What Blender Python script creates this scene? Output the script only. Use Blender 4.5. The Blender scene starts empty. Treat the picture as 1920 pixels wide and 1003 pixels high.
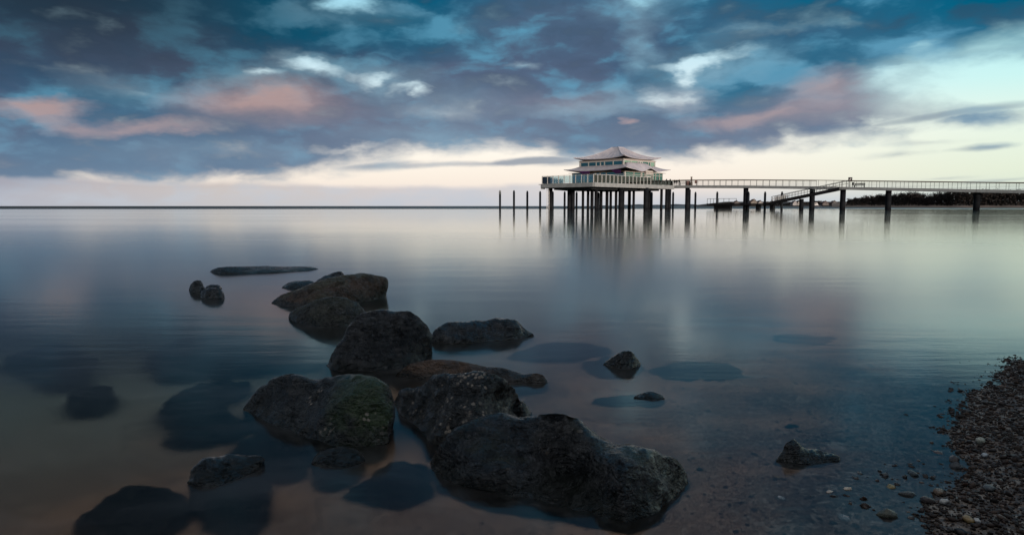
import bpy, bmesh, math, random
import numpy as np
from mathutils import Vector, Matrix, noise as mnoise

R = math.radians
rng = np.random.default_rng(7)
random.seed(7)
scene = bpy.context.scene
COL = scene.collection

# ------------------------------------------------------------------ camera
CAM_H = 0.85
FPX = 1280.0                       # focal length in photograph pixels (24 mm equivalent)
HORIZON = 386.5
PITCH = math.atan((501.5 - HORIZON) / FPX)
cam_data = bpy.data.cameras.new('camera')
cam_data.sensor_width = 36.0
cam_data.lens = 24.0
cam_data.clip_start = 0.05
cam_data.clip_end = 40000.0
cam = bpy.data.objects.new('camera', cam_data)
COL.objects.link(cam)
cam.location = (0, 0, CAM_H)
cam.rotation_euler = (math.pi / 2 - PITCH, 0, 0)
scene.camera = cam

FW = Vector((0, math.cos(PITCH), -math.sin(PITCH)))
UP = Vector((0, math.sin(PITCH), math.cos(PITCH)))
EYE = Vector((0, 0, CAM_H))


def ray(px, py):
    return FW + Vector((1, 0, 0)) * ((px - 960) / FPX) + UP * ((501.5 - py) / FPX)


def P(px, py, Y):                  # point seen at a pixel, at depth Y
    d = ray(px, py)
    return EYE + d * (Y / d.y)


def G(px, py, z=0.0):              # point seen at a pixel on the level z
    d = ray(px, py)
    return EYE + d * ((z - CAM_H) / d.z)


def GW(px, py, z):                 # point seen through the water surface at level z < 0
    s = G(px, py, 0.0)
    d = ray(px, py).normalized()
    c = d / 1.333
    h = math.sqrt(c.x * c.x + c.y * c.y)
    dz = -math.sqrt(1 - h * h)
    return s + Vector((c.x, c.y, dz)) * (z / dz)


def AE(px, py):                    # azimuth and elevation of a pixel
    d = ray(px, py).normalized()
    return math.atan2(d.x, d.y), math.asin(d.z)


# ------------------------------------------------------------------ node helper
class NT:
    def __init__(self, tree):
        self.t = tree
        tree.nodes.clear()

    def n(self, typ, **kw):
        nd = self.t.nodes.new(typ)
        for k, v in kw.items():
            setattr(nd, k, v)
        return nd

    def put(self, sock, v):
        if isinstance(v, bpy.types.NodeSocket):
            self.t.links.new(v, sock)
        elif v is not None:
            if isinstance(v, (tuple, list)) and len(v) == 3 and len(sock.default_value) == 4:
                v = (*v, 1)
            sock.default_value = v

    def m(self, op, a, b=None, c=None, clamp=False):
        nd = self.n('ShaderNodeMath', operation=op, use_clamp=clamp)
        for i, v in enumerate((a, b, c)):
            if v is not None:
                self.put(nd.inputs[i], v)
        return nd.outputs[0]

    def vm(self, op, a, b=None, out=0):
        nd = self.n('ShaderNodeVectorMath', operation=op)
        self.put(nd.inputs[0], a)
        if b is not None:
            self.put(nd.inputs[1], b)
        return nd.outputs[out]

    def scale(self, a, s):
        nd = self.n('ShaderNodeVectorMath', operation='SCALE')
        self.put(nd.inputs[0], a)
        self.put(nd.inputs['Scale'], s)
        return nd.outputs[0]

    def xyz(self, x, y, z):
        nd = self.n('ShaderNodeCombineXYZ')
        for i, v in enumerate((x, y, z)):
            self.put(nd.inputs[i], v)
        return nd.outputs[0]

    def noise(self, vec, scale=1.0, detail=4.0, rough=0.55, dist=0.0, color=False, dims='3D'):
        nd = self.n('ShaderNodeTexNoise', noise_dimensions=dims)
        if vec is not None:
            self.put(nd.inputs['Vector'], vec)
        self.put(nd.inputs['Scale'], scale)
        self.put(nd.inputs['Detail'], detail)
        self.put(nd.inputs['Roughness'], rough)
        self.put(nd.inputs['Distortion'], dist)
        return nd.outputs['Color' if color else 'Fac']

    def step(self, v, lo, hi, to0=0.0, to1=1.0, smooth=True):
        nd = self.n('ShaderNodeMapRange', clamp=True)
        nd.interpolation_type = 'SMOOTHSTEP' if smooth else 'LINEAR'
        self.put(nd.inputs[0], v)
        for i, x in enumerate((lo, hi, to0, to1)):
            self.put(nd.inputs[i + 1], x)
        return nd.outputs[0]

    def mix(self, f, a, b, blend='MIX'):
        nd = self.n('ShaderNodeMix', data_type='RGBA', blend_type=blend, clamp_factor=True)
        self.put(nd.inputs[0], f)
        self.put(nd.inputs[6], a)
        self.put(nd.inputs[7], b)
        return nd.outputs[2]

    def ramp(self, f, stops):
        nd = self.n('ShaderNodeValToRGB')
        els = nd.color_ramp.elements
        while len(els) > 1:
            els.remove(els[-1])
        els[0].position = stops[0][0]
        els[0].color = (*stops[0][1], 1)
        for p, c in stops[1:]:
            e = els.new(p)
            e.color = (*c, 1)
        self.put(nd.inputs[0], f)
        return nd.outputs[0]


# ------------------------------------------------------------------ world: dusk sky with a broken cloud deck
SUN_EL, SUN_AZ = R(6.0), R(152.0)          # low afterglow behind the camera to the right
world = bpy.data.worlds.new('World')
scene.world = world
world.use_nodes = True
w = NT(world.node_tree)
tc = w.n('ShaderNodeTexCoord').outputs['Generated']
dirn = w.vm('NORMALIZE', tc)
sep = w.n('ShaderNodeSeparateXYZ')
w.put(sep.inputs[0], dirn)
sx, sy, sz = sep.outputs
az = w.m('ARCTAN2', sx, sy)
el = w.m('ARCSINE', sz)
ela = w.m('ABSOLUTE', el)
# cloud-plane coordinates: a flat layer seen in perspective
zz = w.m('ADD', w.m('MAXIMUM', sz, 0.0), 0.16)
plane = w.xyz(w.m('DIVIDE', sx, zz), w.m('DIVIDE', sy, zz), 0.0)
sky_uv = w.xyz(az, w.m('MULTIPLY', el, 2.3), 0.0)
warp_v = w.vm('SUBTRACT', w.noise(sky_uv, 6.0, 5.0, 0.62, 0.0, color=True), (0.5, 0.5, 0.5))
warp_s = w.vm('MULTIPLY', warp_v, (0.13, 0.065, 0.0))
pv = w.vm('ADD', w.xyz(az, el, 0.0), warp_s)
n_fine = w.noise(w.vm('ADD', sky_uv, w.scale(warp_v, 0.08)), 14.0, 4.0, 0.50)
n_mid = w.noise(w.vm('ADD', w.vm('ADD', sky_uv, w.scale(warp_v, 0.12)), (3.1, 7.7, 0)), 6.5, 4.0, 0.52)
n_low = w.noise(w.vm('ADD', sky_uv, (9.3, 1.2, 0)), 2.6, 3.0, 0.5)
n_plane = w.noise(w.vm('MULTIPLY', plane, (0.8, 1.3, 1)), 1.1, 5.0, 0.55, 0.2)


def blobs(lst, vec, k=1.75):
    tot = None
    for (px, py, rx, ry, rot, amp) in lst:
        a0, e0 = AE(px, py)
        g = w.n('ShaderNodeTexGradient', gradient_type='SPHERICAL')
        tm = g.texture_mapping
        tm.vector_type = 'TEXTURE'
        tm.translation = (a0, e0, 0)
        tm.rotation = (0, 0, R(rot))
        tm.scale = (rx / FPX * k, ry / FPX * k, 1)
        w.put(g.inputs[0], vec)
        nd = w.n('ShaderNodeMath', operation='MULTIPLY_ADD')
        w.put(nd.inputs[0], g.outputs['Fac'])
        nd.inputs[1].default_value = amp
        w.put(nd.inputs[2], tot if tot is not None else 0.0)
        tot = nd.outputs[0]
    return tot


# lower edge of the deck (photograph x, y), as a curve of azimuth
EDGE = [(-60, 380), (60, 374), (150, 362), (300, 356), (450, 351), (560, 342), (640, 324), (760, 302), (900, 290),
        (1000, 297), (1100, 312), (1290, 310), (1400, 300), (1500, 286), (1600, 270), (1700, 258), (1800, 246), (1920, 236)]
fc = w.n('ShaderNodeFloatCurve')
cv = fc.mapping.curves[0]
AZ0, AZ1, EMAX = -0.72, 0.72, 0.25
pts = []
for (px, py) in EDGE:
    a0, e0 = AE(px, py)
    pts.append(((a0 - AZ0) / (AZ1 - AZ0), max(0.0, e0) / EMAX))
cv.points[0].location = pts[0]
cv.points[1].location = pts[-1]
for p in pts[1:-1]:
    cv.points.new(*p)
fc.mapping.update()
w.put(fc.inputs['Value'], w.m('DIVIDE', w.m('SUBTRACT', az, AZ0), AZ1 - AZ0, clamp=True))
edge = w.m('MULTIPLY', fc.outputs[0], EMAX)
d_edge = w.m('SUBTRACT', el, edge)
d_ragged = w.m('ADD', d_edge, w.m('MULTIPLY', w.m('SUBTRACT', n_fine, 0.5), 0.050))
d_ragged = w.m('ADD', d_ragged, w.m('MULTIPLY', w.m('SUBTRACT', n_mid, 0.5), 0.030))
deck = w.step(d_ragged, -0.004, 0.030)

HOLES = [(490, 134, 46, 11, 0, 0.95), (610, 128, 76, 17, -8, 1.1), (722, 146, 46, 9, 16, 0.85), (700, 139, 40, 8, 10, 0.6),
         (783, 168, 20, 17, -30, 1.15), (760, 158, 30, 9, 25, 0.6), (662, -2, 50, 26, 0, 1.4), (1192, -2, 44, 24, 0, 1.2),
         (1340, 106, 95, 14, 3, 1.4), (1298, 135, 24, 34, 0, 1.1), (1300, 185, 40, 16, 0, 0.6),
         (1722, 84, 36, 18, 0, 0.5), (1700, 140, 90, 28, 8, 0.6), (1810, 175, 170, 40, 0, 0.9), (1900, 150, 110, 40, 0, 0.5), 
         (270, 168, 90, 20, -10, 0.35), (660, 280, 120, 9, 4, 0.6), (1235, 178, 60, 20, 0, 0.8), (1385, 60, 90, 18, 0, 0.35),
         (860, 52, 120, 20, 0, 0.5), (560, 105, 120, 24, 0, 0.5), (1560, 40, 90, 18, 0, 0.3), (820, 210, 110, 24, 0, 0.5),
         (980, 120, 60, 14, 0, 0.5), (420, 285, 160, 12, 4, 0.25), (180, 130, 120, 16, 0, 0.2)]
hole = blobs(HOLES, pv, 1.2)
right_open = w.step(w.m('ADD', az, w.m('MULTIPLY', w.m('SUBTRACT', n_mid, 0.5), 0.35)), 0.36, 0.70, 0.0, 0.66)
hole = w.m('MULTIPLY', hole, w.step(n_fine, 0.35, 0.60, 0.45, 1.15, smooth=False))
cov = w.m('SUBTRACT', w.m('SUBTRACT', 1.16, hole), w.m('MULTIPLY', right_open, w.step(el, 0.235, 0.185, -1.0, 1.0)))
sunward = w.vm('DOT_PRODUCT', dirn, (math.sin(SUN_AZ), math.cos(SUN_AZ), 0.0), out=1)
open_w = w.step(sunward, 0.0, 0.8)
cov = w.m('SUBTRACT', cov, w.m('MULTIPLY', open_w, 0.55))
cov = w.m('ADD', cov, w.m('MULTIPLY', w.m('SUBTRACT', n_fine, 0.5), 1.0))
cov = w.m('ADD', cov, w.m('MULTIPLY', w.m('SUBTRACT', n_mid, 0.5), 1.2))
cov = w.m('ADD', cov, w.m('MULTIPLY', w.m('SUBTRACT', n_plane, 0.5), w.step(ela, 0.25, 0.5, 0.0, 1.0)))
dens = w.m('MULTIPLY', deck, w.step(cov, 0.0, 1.05))
# thin streaks in the clear band
STREAK = [(1820, 210, 100, 7, 4, 0.7), (1855, 277, 34, 5, 3, 0.85), (1740, 268, 70, 6, 0, 0.5), (1690, 290, 60, 6, 3, 0.5),
          (930, 306, 110, 5, 3, 0.8), (700, 312, 110, 8, 3, 0.8), (860, 268, 60, 6, 0, 0.5), (1040, 303, 70, 9, 0, 0.9),
          (1770, 334, 40, 3, 3, 0.45), (1880, 337, 50, 3, 3, 0.5), (1860, 226, 80, 5, 6, 0.6), (1640, 236, 120, 10, 6, 0.6)]
streak = blobs(STREAK, w.vm('ADD', w.xyz(az, el, 0), w.vm('MULTIPLY', warp_v, (0.05, 0.010, 0))))
streak = w.step(w.m('ADD', streak, w.m('MULTIPLY', w.m('SUBTRACT', n_fine, 0.5), 0.7)), 0.1, 0.9, 0.0, 0.75)
dens = w.m('MAXIMUM', dens, streak)

# clear air behind: cream at the horizon, greenish to the right, teal above
clear_l = w.ramp(w.m('MULTIPLY', ela, 0.8), [(0.0, (0.78, 0.70, 0.68)), (0.03, (0.90, 0.82, 0.76)), (0.075, (0.95, 0.90, 0.85)),
                                            (0.12, (0.74, 0.84, 0.88)), (0.19, (0.48, 0.70, 0.80)), (0.25, (0.34, 0.66, 0.78)), (0.4, (0.10, 0.30, 0.40)), (0.7, (0.10, 0.26, 0.36)), (1.0, (0.10, 0.24, 0.34))])
clear_r = w.ramp(w.m('MULTIPLY', ela, 0.8), [(0.0, (0.64, 0.74, 0.66)), (0.035, (0.74, 0.82, 0.70)), (0.08, (0.76, 0.86, 0.78)),
                                            (0.12, (0.60, 0.86, 0.84)), (0.18, (0.46, 0.80, 0.86)), (0.25, (0.28, 0.74, 0.82)), (0.4, (0.16, 0.50, 0.60)), (0.7, (0.08, 0.26, 0.35)), (1.0, (0.10, 0.24, 0.34))])
clear = w.mix(w.step(az, 0.22, 0.70), clear_l, clear_r)
nish = w.n('ShaderNodeTexSky', sky_type='NISHITA', sun_disc=False, sun_elevation=SUN_EL, sun_rotation=SUN_AZ, dust_density=2.0)
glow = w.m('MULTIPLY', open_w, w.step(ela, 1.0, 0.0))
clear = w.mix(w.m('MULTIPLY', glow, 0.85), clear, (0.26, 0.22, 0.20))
clear = w.mix(1.0, clear, w.scale(nish.outputs[0], 0.03), blend='ADD')

# cloud body: slate blue to mauve, lighter where thin
tone = w.step(w.m('ADD', w.m('MULTIPLY', n_mid, 0.5), w.m('MULTIPLY', n_low, 0.5)), 0.38, 0.62)
body = w.mix(tone, (0.034, 0.115, 0.205), (0.082, 0.108, 0.172))
BLUE = [(1800, 20, 260, 40, 0, 1.2), (900, 60, 200, 30, 0, 0.5), (230, 185, 90, 24, 0, 0.6), (900, 0, 500, 50, 0, 0.7), (1620, 20, 420, 80, 0, 1.0), (1850, 50, 250, 60, 0, 0.8), (1150, 210, 120, 40, 0, 0.2), (700, 90, 150, 40, 0, 0.4),
        (820, 215, 160, 50, 0, 0.3), (1340, 150, 110, 34, 0, 1.0), (330, 160, 160, 50, 0, 0.5), (560, 20, 200, 60, 0, 0.6), (1480, 110, 120, 60, 0, 0.7), (60, 0, 300, 60, 0, 0.5)]
bl = w.step(blobs(BLUE, pv), 0.0, 1.0, smooth=False)
body = w.mix(w.m('MULTIPLY', bl, 0.85), body, (0.016, 0.140, 0.235))
MAUVE = [(120, 100, 260, 50, 0, 0.6), (850, 140, 260, 70, 4, 0.8), (1000, 185, 190, 46, 0, 1.0), (1150, 40, 170, 60, 0, 0.7), (1480, 60, 180, 50, 0, 0.7), (700, 240, 300, 36, 0, 0.7),
         (1300, 265, 260, 30, 0, 0.6), (1020, 60, 160, 60, 0, 0.6), (690, 190, 140, 50, 0, 0.8), (1440, 260, 200, 30, 0, 0.6), (350, 110, 200, 40, 0, 0.5)]
mv = w.step(blobs(MAUVE, pv), 0.0, 1.0, smooth=False)
body = w.mix(w.m('MULTIPLY', mv, 0.52), body, (0.150, 0.140, 0.190))
# billows: thin places let the light through, thick ones are dark
bill = w.m('ADD', w.m('MULTIPLY', n_fine, 0.45), w.m('MULTIPLY', n_mid, 0.55))
body = w.mix(w.step(bill, 0.48, 0.64, 0.0, 0.75), body, (0.18, 0.40, 0.55))
body = w.mix(w.step(bill, 0.49, 0.36, 0.0, 0.5), body, (0.045, 0.060, 0.092))
LIGHT = [(620, 130, 120, 26, -5, 0.9), (745, 152, 80, 28, 16, 0.9), (480, 140, 90, 22, 4, 0.8), (1330, 112, 130, 30, 0, 0.8), (1200, 185, 120, 30, 0, 0.7), (1060, 207, 110, 14, 0, 0.7), (810, 262, 160, 20, 0, 0.8),
         (250, 166, 110, 26, -8, 0.6), (665, 10, 110, 34, 0, 0.7), (1195, 8, 90, 34, 0, 0.6), (1205, 90, 40, 50, 0, 0.6), (820, 200, 120, 40, 0, 0.5), (420, 285, 200, 18, 0, 0.5), (1290, 160, 60, 40, 0, 0.6)]
body = w.mix(w.m('MULTIPLY', blobs(LIGHT, pv, 1.3), w.step(bill, 0.38, 0.60, 0.35, 1.0), clamp=True), body, (0.30, 0.46, 0.56))
# lens vignette put into the cloud colour, darker towards the upper left
vignette = w.m('MULTIPLY', w.step(az, 0.05, -0.60), w.step(ela, 0.08, 0.26))
body = w.mix(w.m('MULTIPLY', vignette, 0.92), body, (0.022, 0.030, 0.042))
body = w.mix(w.step(ela, 0.50, 1.05, 0.0, 0.95), body, (0.52, 0.54, 0.57))
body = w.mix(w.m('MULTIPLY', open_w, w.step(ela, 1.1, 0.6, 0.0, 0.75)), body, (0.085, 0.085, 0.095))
PINK = [(480, 195, 120, 42, 5, 0.75), (565, 200, 110, 36, 0, 0.40), (265, 241, 110, 12, 3, 1.1), (72, 196, 70, 15, 5, 1.0), (150, 226, 60, 11, 0, 0.7),
        (350, 246, 70, 9, 0, 0.5), (1370, 226, 100, 15, 2, 0.75), (1560, 165, 60, 30, -10, 0.6), (1530, 214, 150, 18, 0, 0.65), (1157, 229, 14, 7, 0, 1.6),
        (1268, 185, 60, 30, 0, 0.4), (1480, 200, 100, 36, 0, 0.35), (1060, 195, 150, 22, 0, 0.25), (1720, 268, 70, 7, 0, 0.5)]
pk = w.m('MULTIPLY', blobs(PINK, pv, 1.35), w.step(bill, 0.36, 0.64, 0.45, 1.5, smooth=False), clamp=True)
body = w.mix(w.m('MULTIPLY', pk, 0.85), body, (0.50, 0.345, 0.315))
# the deck thins and pales towards its lower edge
low = w.step(d_edge, 0.16, -0.005)
body = w.mix(w.m('MULTIPLY', low, w.step(az, -0.1, -0.5, 0.62, 0.72)), body, (0.24, 0.30, 0.39))
sky = w.mix(dens, clear, body)
# low bank lying on the sea horizon, left to centre
bank = w.step(w.m('ADD', el, w.m('MULTIPLY', w.m('SUBTRACT', n_mid, 0.5), 0.022)), 0.036, 0.026)
bank = w.m('MULTIPLY', bank, w.step(az, 0.30, -0.05, 0.15, 0.85))
bankc = w.ramp(w.step(az, -0.68, 0.1, smooth=False), [(0.0, (0.36, 0.37, 0.44)), (0.35, (0.56, 0.515, 0.50)), (0.7, (0.62, 0.59, 0.60)), (1.0, (0.60, 0.60, 0.63))])
bankc = w.mix(w.step(n_fine, 0.42, 0.66, 0.0, 0.5), bankc, (0.52, 0.58, 0.66))
sky = w.mix(bank, sky, bankc)
# bluish haze lying low behind the pier
sky = w.mix(w.m('MULTIPLY', w.step(el, 0.030, 0.0), w.step(az, 0.02, 0.25, 0.30, 0.65)), sky, (0.50, 0.57, 0.64))
hs = w.n('ShaderNodeHueSaturation')
hs.inputs['Saturation'].default_value = 1.18
w.put(hs.inputs['Color'], sky)
sky = hs.outputs[0]
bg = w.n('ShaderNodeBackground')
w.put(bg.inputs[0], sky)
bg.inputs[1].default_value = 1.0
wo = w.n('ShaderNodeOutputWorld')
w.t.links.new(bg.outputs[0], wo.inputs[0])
world.cycles.sampling_method = 'MANUAL'
world.cycles.sample_map_resolution = 1024

sun_data = bpy.data.lights.new('sun', 'SUN')
sun_data.energy = 2.5
sun_data.angle = R(5)
sun_data.color = (1.0, 0.86, 0.78)
sun = bpy.data.objects.new('sun', sun_data)
COL.objects.link(sun)
sdir = Vector((math.sin(SUN_AZ) * math.cos(SUN_EL), math.cos(SUN_AZ) * math.cos(SUN_EL), math.sin(SUN_EL)))
sun.rotation_euler = sdir.to_track_quat('Z', 'Y').to_euler()

vs = scene.view_settings
vs.view_transform = 'Standard'
vs.look = 'None'
vs.exposure = 0.0
vs.gamma = 1.0
scene.render.engine = 'CYCLES'
cy = scene.cycles
cy.use_denoising = True
cy.denoiser = 'OPENIMAGEDENOISE'
cy.max_bounces = 8
cy.transmission_bounces = 6
cy.transparent_max_bounces = 12
cy.caustics_reflective = False
cy.caustics_refractive = True
cy.sample_clamp_indirect = 6.0


# ------------------------------------------------------------------ object helpers
def obj(name, me, parent=None, mat=None, loc=None, rotz=0.0, smooth=None):
    o = bpy.data.objects.new(name, me)
    COL.objects.link(o)
    if parent is not None:
        o.parent = parent
    if mat is not None and me is not None and not me.materials:
        me.materials.append(mat)
    if loc is not None:
        o.location = loc
    if rotz:
        o.rotation_euler = (0, 0, rotz)
    if smooth and me is not None:
        me.shade_smooth()
    return o


def thing(name, label, cat, loc=(0, 0, 0), rotz=0.0, group=None):
    o = obj(name, None, loc=loc, rotz=rotz)
    o.empty_display_size = 0.1
    return tag(o, label, cat, group)


def tag(o, label=None, cat=None, group=None, kind=None):
    for k, v in (('label', label), ('category', cat), ('group', group), ('kind', kind)):
        if v:
            o[k] = v
    return o


def mesh(name, verts, faces):
    me = bpy.data.meshes.new(name)
    me.from_pydata([tuple(v) for v in verts], [], faces)
    me.update()
    return me


def join(*parts):                  # (verts, faces) lists into one
    V, F = [], []
    for v, f in parts:
        b = len(V)
        V += [tuple(x) for x in v]
        F += [tuple(i + b for i in q) for q in f]
    return V, F


def box(cx, cy_, cz, lx, ly, lz, rz=0.0):
    c, s = math.cos(rz), math.sin(rz)
    V = []
    for dz in (-.5, .5):
        for dx, dy in ((-.5, -.5), (.5, -.5), (.5, .5), (-.5, .5)):
            x, y = dx * lx, dy * ly
            V.append((cx + x * c - y * s, cy_ + x * s + y * c, cz + dz * lz))
    return V, [(3, 2, 1, 0), (4, 5, 6, 7), (0, 1, 5, 4), (1, 2, 6, 5), (2, 3, 7, 6), (3, 0, 4, 7)]


def bar(a, b, wd, ht):             # rectangular bar from a to b
    a, b = Vector(a), Vector(b)
    t = (b - a).normalized()
    s = t.cross(Vector((0, 0, 1)))
    if s.length < 1e-4:
        s = Vector((1, 0, 0))
    s.normalize()
    u = s.cross(t)
    V = []
    for p in (a, b):
        for i, j in ((-1, -1), (1, -1), (1, 1), (-1, 1)):
            V.append(p + s * (i * wd / 2) + u * (j * ht / 2))
    return V, [(0, 1, 2, 3), (7, 6, 5, 4), (1, 0, 4, 5), (2, 1, 5, 6), (3, 2, 6, 7), (0, 3, 7, 4)]


def lathe(prof, n=14, x=0, y=0):   # [(r, z)...] bottom to top
    V, F = [], []
    for r, z in prof:
        for k in range(n):
            a = 2 * math.pi * k / n
            V.append((x + r * math.cos(a), y + r * math.sin(a), z))
    for i in range(len(prof) - 1):
        for k in range(n):
            k2 = (k + 1) % n
            F.append((i * n + k, i * n + k2, (i + 1) * n + k2, (i + 1) * n + k))
    F.append(tuple(reversed(range(n))))
    F.append(tuple((len(prof) - 1) * n + k for k in range(n)))
    return V, F


def prism(poly, z0, z1):
    n = len(poly)
    V = [(x, y, z0) for x, y in poly] + [(x, y, z1) for x, y in poly]
    F = [tuple(reversed(range(n))), tuple(range(n, 2 * n))]
    F += [(i, (i + 1) % n, n + (i + 1) % n, n + i) for i in range(n)]
    return V, F


def part(name, vf, mat, parent, smooth=False):
    return obj(name, mesh(name, *vf), parent, mat, smooth=smooth)


# ------------------------------------------------------------------ materials
def mat(name, c1, c2=None, rough=0.6, scale=3.0, bump=0.0, bscale=None, metal=0.0, spec=0.5, detail=5.0):
    m = bpy.data.materials.new(name)
    m.use_nodes = True
    t = NT(m.node_tree)
    pos = t.n('ShaderNodeTexCoord').outputs['Object']
    b = t.n('ShaderNodeBsdfPrincipled')
    nz = t.noise(pos, scale, detail, 0.6)
    t.put(b.inputs['Base Color'], t.mix(t.step(nz, 0.32, 0.68), c1, c2 or tuple(x * 0.7 for x in c1)))
    t.put(b.inputs['Roughness'], t.step(nz, 0.3, 0.7, rough * 0.85, min(1, rough * 1.1)))
    b.inputs['Metallic'].default_value = metal
    b.inputs['Specular IOR Level'].default_value = spec
    if bump:
        bp = t.n('ShaderNodeBump')
        bp.inputs['Strength'].default_value = bump
        bp.inputs['Distance'].default_value = 0.05
        t.put(bp.inputs['Height'], t.noise(pos, bscale or scale * 4, 6.0, 0.6))
        t.put(b.inputs['Normal'], bp.outputs[0])
    o = t.n('ShaderNodeOutputMaterial')
    t.t.links.new(b.outputs[0], o.inputs[0])
    return m


def glass_mat(name, tint, refl=0.1, rough=0.02, gcol=(1, 1, 1)):
    m = bpy.data.materials.new(name)
    m.use_nodes = True
    t = NT(m.node_tree)
    tr = t.n('ShaderNodeBsdfTransparent')
    t.put(tr.inputs[0], tint)
    g = t.n('ShaderNodeBsdfGlossy')
    g.inputs['Roughness'].default_value = rough
    t.put(g.inputs['Color'], gcol)
    fr = t.n('ShaderNodeFresnel')
    fr.inputs[0].default_value = 1.5
    mx = t.n('ShaderNodeMixShader')
    t.put(mx.inputs[0], t.m('ADD', t.m('MULTIPLY', fr.outputs[0], 1.0), refl, clamp=True))
    t.t.links.new(tr.outputs[0], mx.inputs[1])
    t.t.links.new(g.outputs[0], mx.inputs[2])
    o = t.n('ShaderNodeOutputMaterial')
    t.t.links.new(mx.outputs[0], o.inputs[0])
    return m


def rock_mat(name, dark=(0.016, 0.019, 0.022), lite=(0.045, 0.05, 0.056), algae=None, algae_at=0.6, speck=0.0, rust=None, rust_amt=0.0, rough=0.23, scale=7.0, speck_at=0.54, seed=0.0, bump=1.0, wet=0.22, algae_from=None):
    m = bpy.data.materials.new(name)
    m.use_nodes = True
    t = NT(m.node_tree)
    pos = t.vm('ADD', t.n('ShaderNodeTexCoord').outputs['Object'], (seed, seed * 1.7, seed * 0.3))
    nz = t.n('ShaderNodeNewGeometry')
    nsep = t.n('ShaderNodeSeparateXYZ')
    t.put(nsep.inputs[0], nz.outputs['Normal'])
    n1 = t.noise(pos, scale, 8.0, 0.62, 0.4)
    n2 = t.noise(pos, scale * 5, 6.0, 0.7)
    strata = t.noise(t.vm('MULTIPLY', pos, (3.0, 3.0, 13.0)), scale * 0.6, 6.0, 0.65, 0.8)
    dark, lite = tuple(x * 0.36 for x in dark), tuple(x * 0.58 for x in lite)
    c = t.mix(t.step(n1, 0.36, 0.68), dark, lite)
    c = t.mix(t.step(n2, 0.55, 0.70, 0, 0.7), c, tuple(x * 2.6 for x in lite))
    n3 = t.noise(pos, 130.0, 4.0, 0.65)
    c = t.mix(t.step(n3, 0.58, 0.70, 0, 0.8), c, tuple(x * 4.0 for x in lite))
    c = t.mix(t.step(n3, 0.47, 0.36, 0, 0.9), c, (0.002, 0.0025, 0.003))
    if rust:
        c = t.mix(t.m('MULTIPLY', t.step(t.noise(pos, 5.0, 6.0, 0.65), 0.36, 0.62), rust_amt), c, rust)
    if algae:
        up = t.m('ADD', nsep.outputs[2], t.m('MULTIPLY', t.m('SUBTRACT', t.noise(pos, 6.0, 5.0, 0.6), 0.5), 1.6))
        am = t.step(up, algae_at - 0.25, algae_at + 0.3)
        if algae_from is not None:
            ox = t.n('ShaderNodeSeparateXYZ')
            t.put(ox.inputs[0], t.n('ShaderNodeTexCoord').outputs['Object'])
            am = t.m('MULTIPLY', am, t.step(t.m('ADD', ox.outputs[0], t.m('MULTIPLY', t.m('SUBTRACT', n1, 0.5), 0.2)), algae_from - 0.05, algae_from + 0.10))
        c = t.mix(am, c, algae)
    if speck:
        v = t.n('ShaderNodeTexVoronoi', feature='F1')
        t.put(v.inputs['Vector'], pos)
        v.inputs['Scale'].default_value = 46.0
        patch = t.step(t.noise(pos, 8.5, 5.0, 0.65), speck_at, speck_at + 0.10)
        sp = t.m('MULTIPLY', t.step(v.outputs['Distance'], 0.42, 0.22), patch)
        sp = t.m('MULTIPLY', sp, t.step(nsep.outputs[2], 0.25, 0.7))
        lich = t.mix(t.noise(pos, 40.0, 2.0), (0.50, 0.36, 0.27), (0.36, 0.35, 0.31))
        c = t.mix(t.m('MULTIPLY', sp, speck), c, lich)
    b = t.n('ShaderNodeBsdfPrincipled')
    # weed-stained band at the waterline
    psep = t.n('ShaderNodeSeparateXYZ')
    t.put(psep.inputs[0], nz.outputs['Position'])
    band = t.step(t.m('ADD', psep.outputs[2], t.m('MULTIPLY', t.m('SUBTRACT', n1, 0.5), 0.10)), 0.055, 0.015)
    c = t.mix(t.m('MULTIPLY', band, 0.75), c, (0.008, 0.010, 0.007))
    t.put(b.inputs['Base Color'], c)
    rg = t.step(n2, 0.3, 0.7, rough * 0.45, min(1.0, rough * 1.5))
    t.put(b.inputs['Roughness'], t.mix(t.m('MULTIPLY', band, 0.6), rg, (0.2, 0.2, 0.2)))
    b.inputs['Specular IOR Level'].default_value = 0.5
    b.inputs['Coat Weight'].default_value = wet
    t.put(b.inputs['Coat Roughness'], t.step(n1, 0.35, 0.65, 0.10, 0.32))
    vc = t.n('ShaderNodeTexVoronoi', feature='DISTANCE_TO_EDGE')
    t.put(vc.inputs['Vector'], t.vm('ADD', pos, t.scale(t.noise(pos, 6.0, 4.0, 0.6, color=True), 0.25)))
    vc.inputs['Scale'].default_value = scale * 0.7
    crack = t.step(vc.outputs['Distance'], 0.0, 0.05)
    h = t.m('ADD', t.m('MULTIPLY', n2, 0.55), t.m('MULTIPLY', strata, 0.9))
    h = t.m('ADD', h, t.m('MULTIPLY', crack, 0.12))
    h = t.m('ADD', h, t.m('MULTIPLY', t.noise(pos, scale * 17, 4.0, 0.6), 0.25))
    def chips(sc_, k):                             # flat chipped facets: each cell is a plane with its own tilt
        vv = t.n('ShaderNodeTexVoronoi', feature='F1')
        wp = t.vm('ADD', pos, t.scale(t.vm('SUBTRACT', t.noise(pos, sc_ * 0.8, 3.0, 0.6, color=True), (0.5, 0.5, 0.5)), 0.9 / sc_))
        t.put(vv.inputs['Vector'], wp)
        vv.inputs['Scale'].default_value = sc_
        tilt = t.vm('SUBTRACT', vv.outputs['Color'], (0.5, 0.5, 0.5))
        off = t.vm('SUBTRACT', wp, vv.outputs['Position'])
        return t.m('MULTIPLY', t.vm('DOT_PRODUCT', tilt, off, out=1), k / 0.035)
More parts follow.
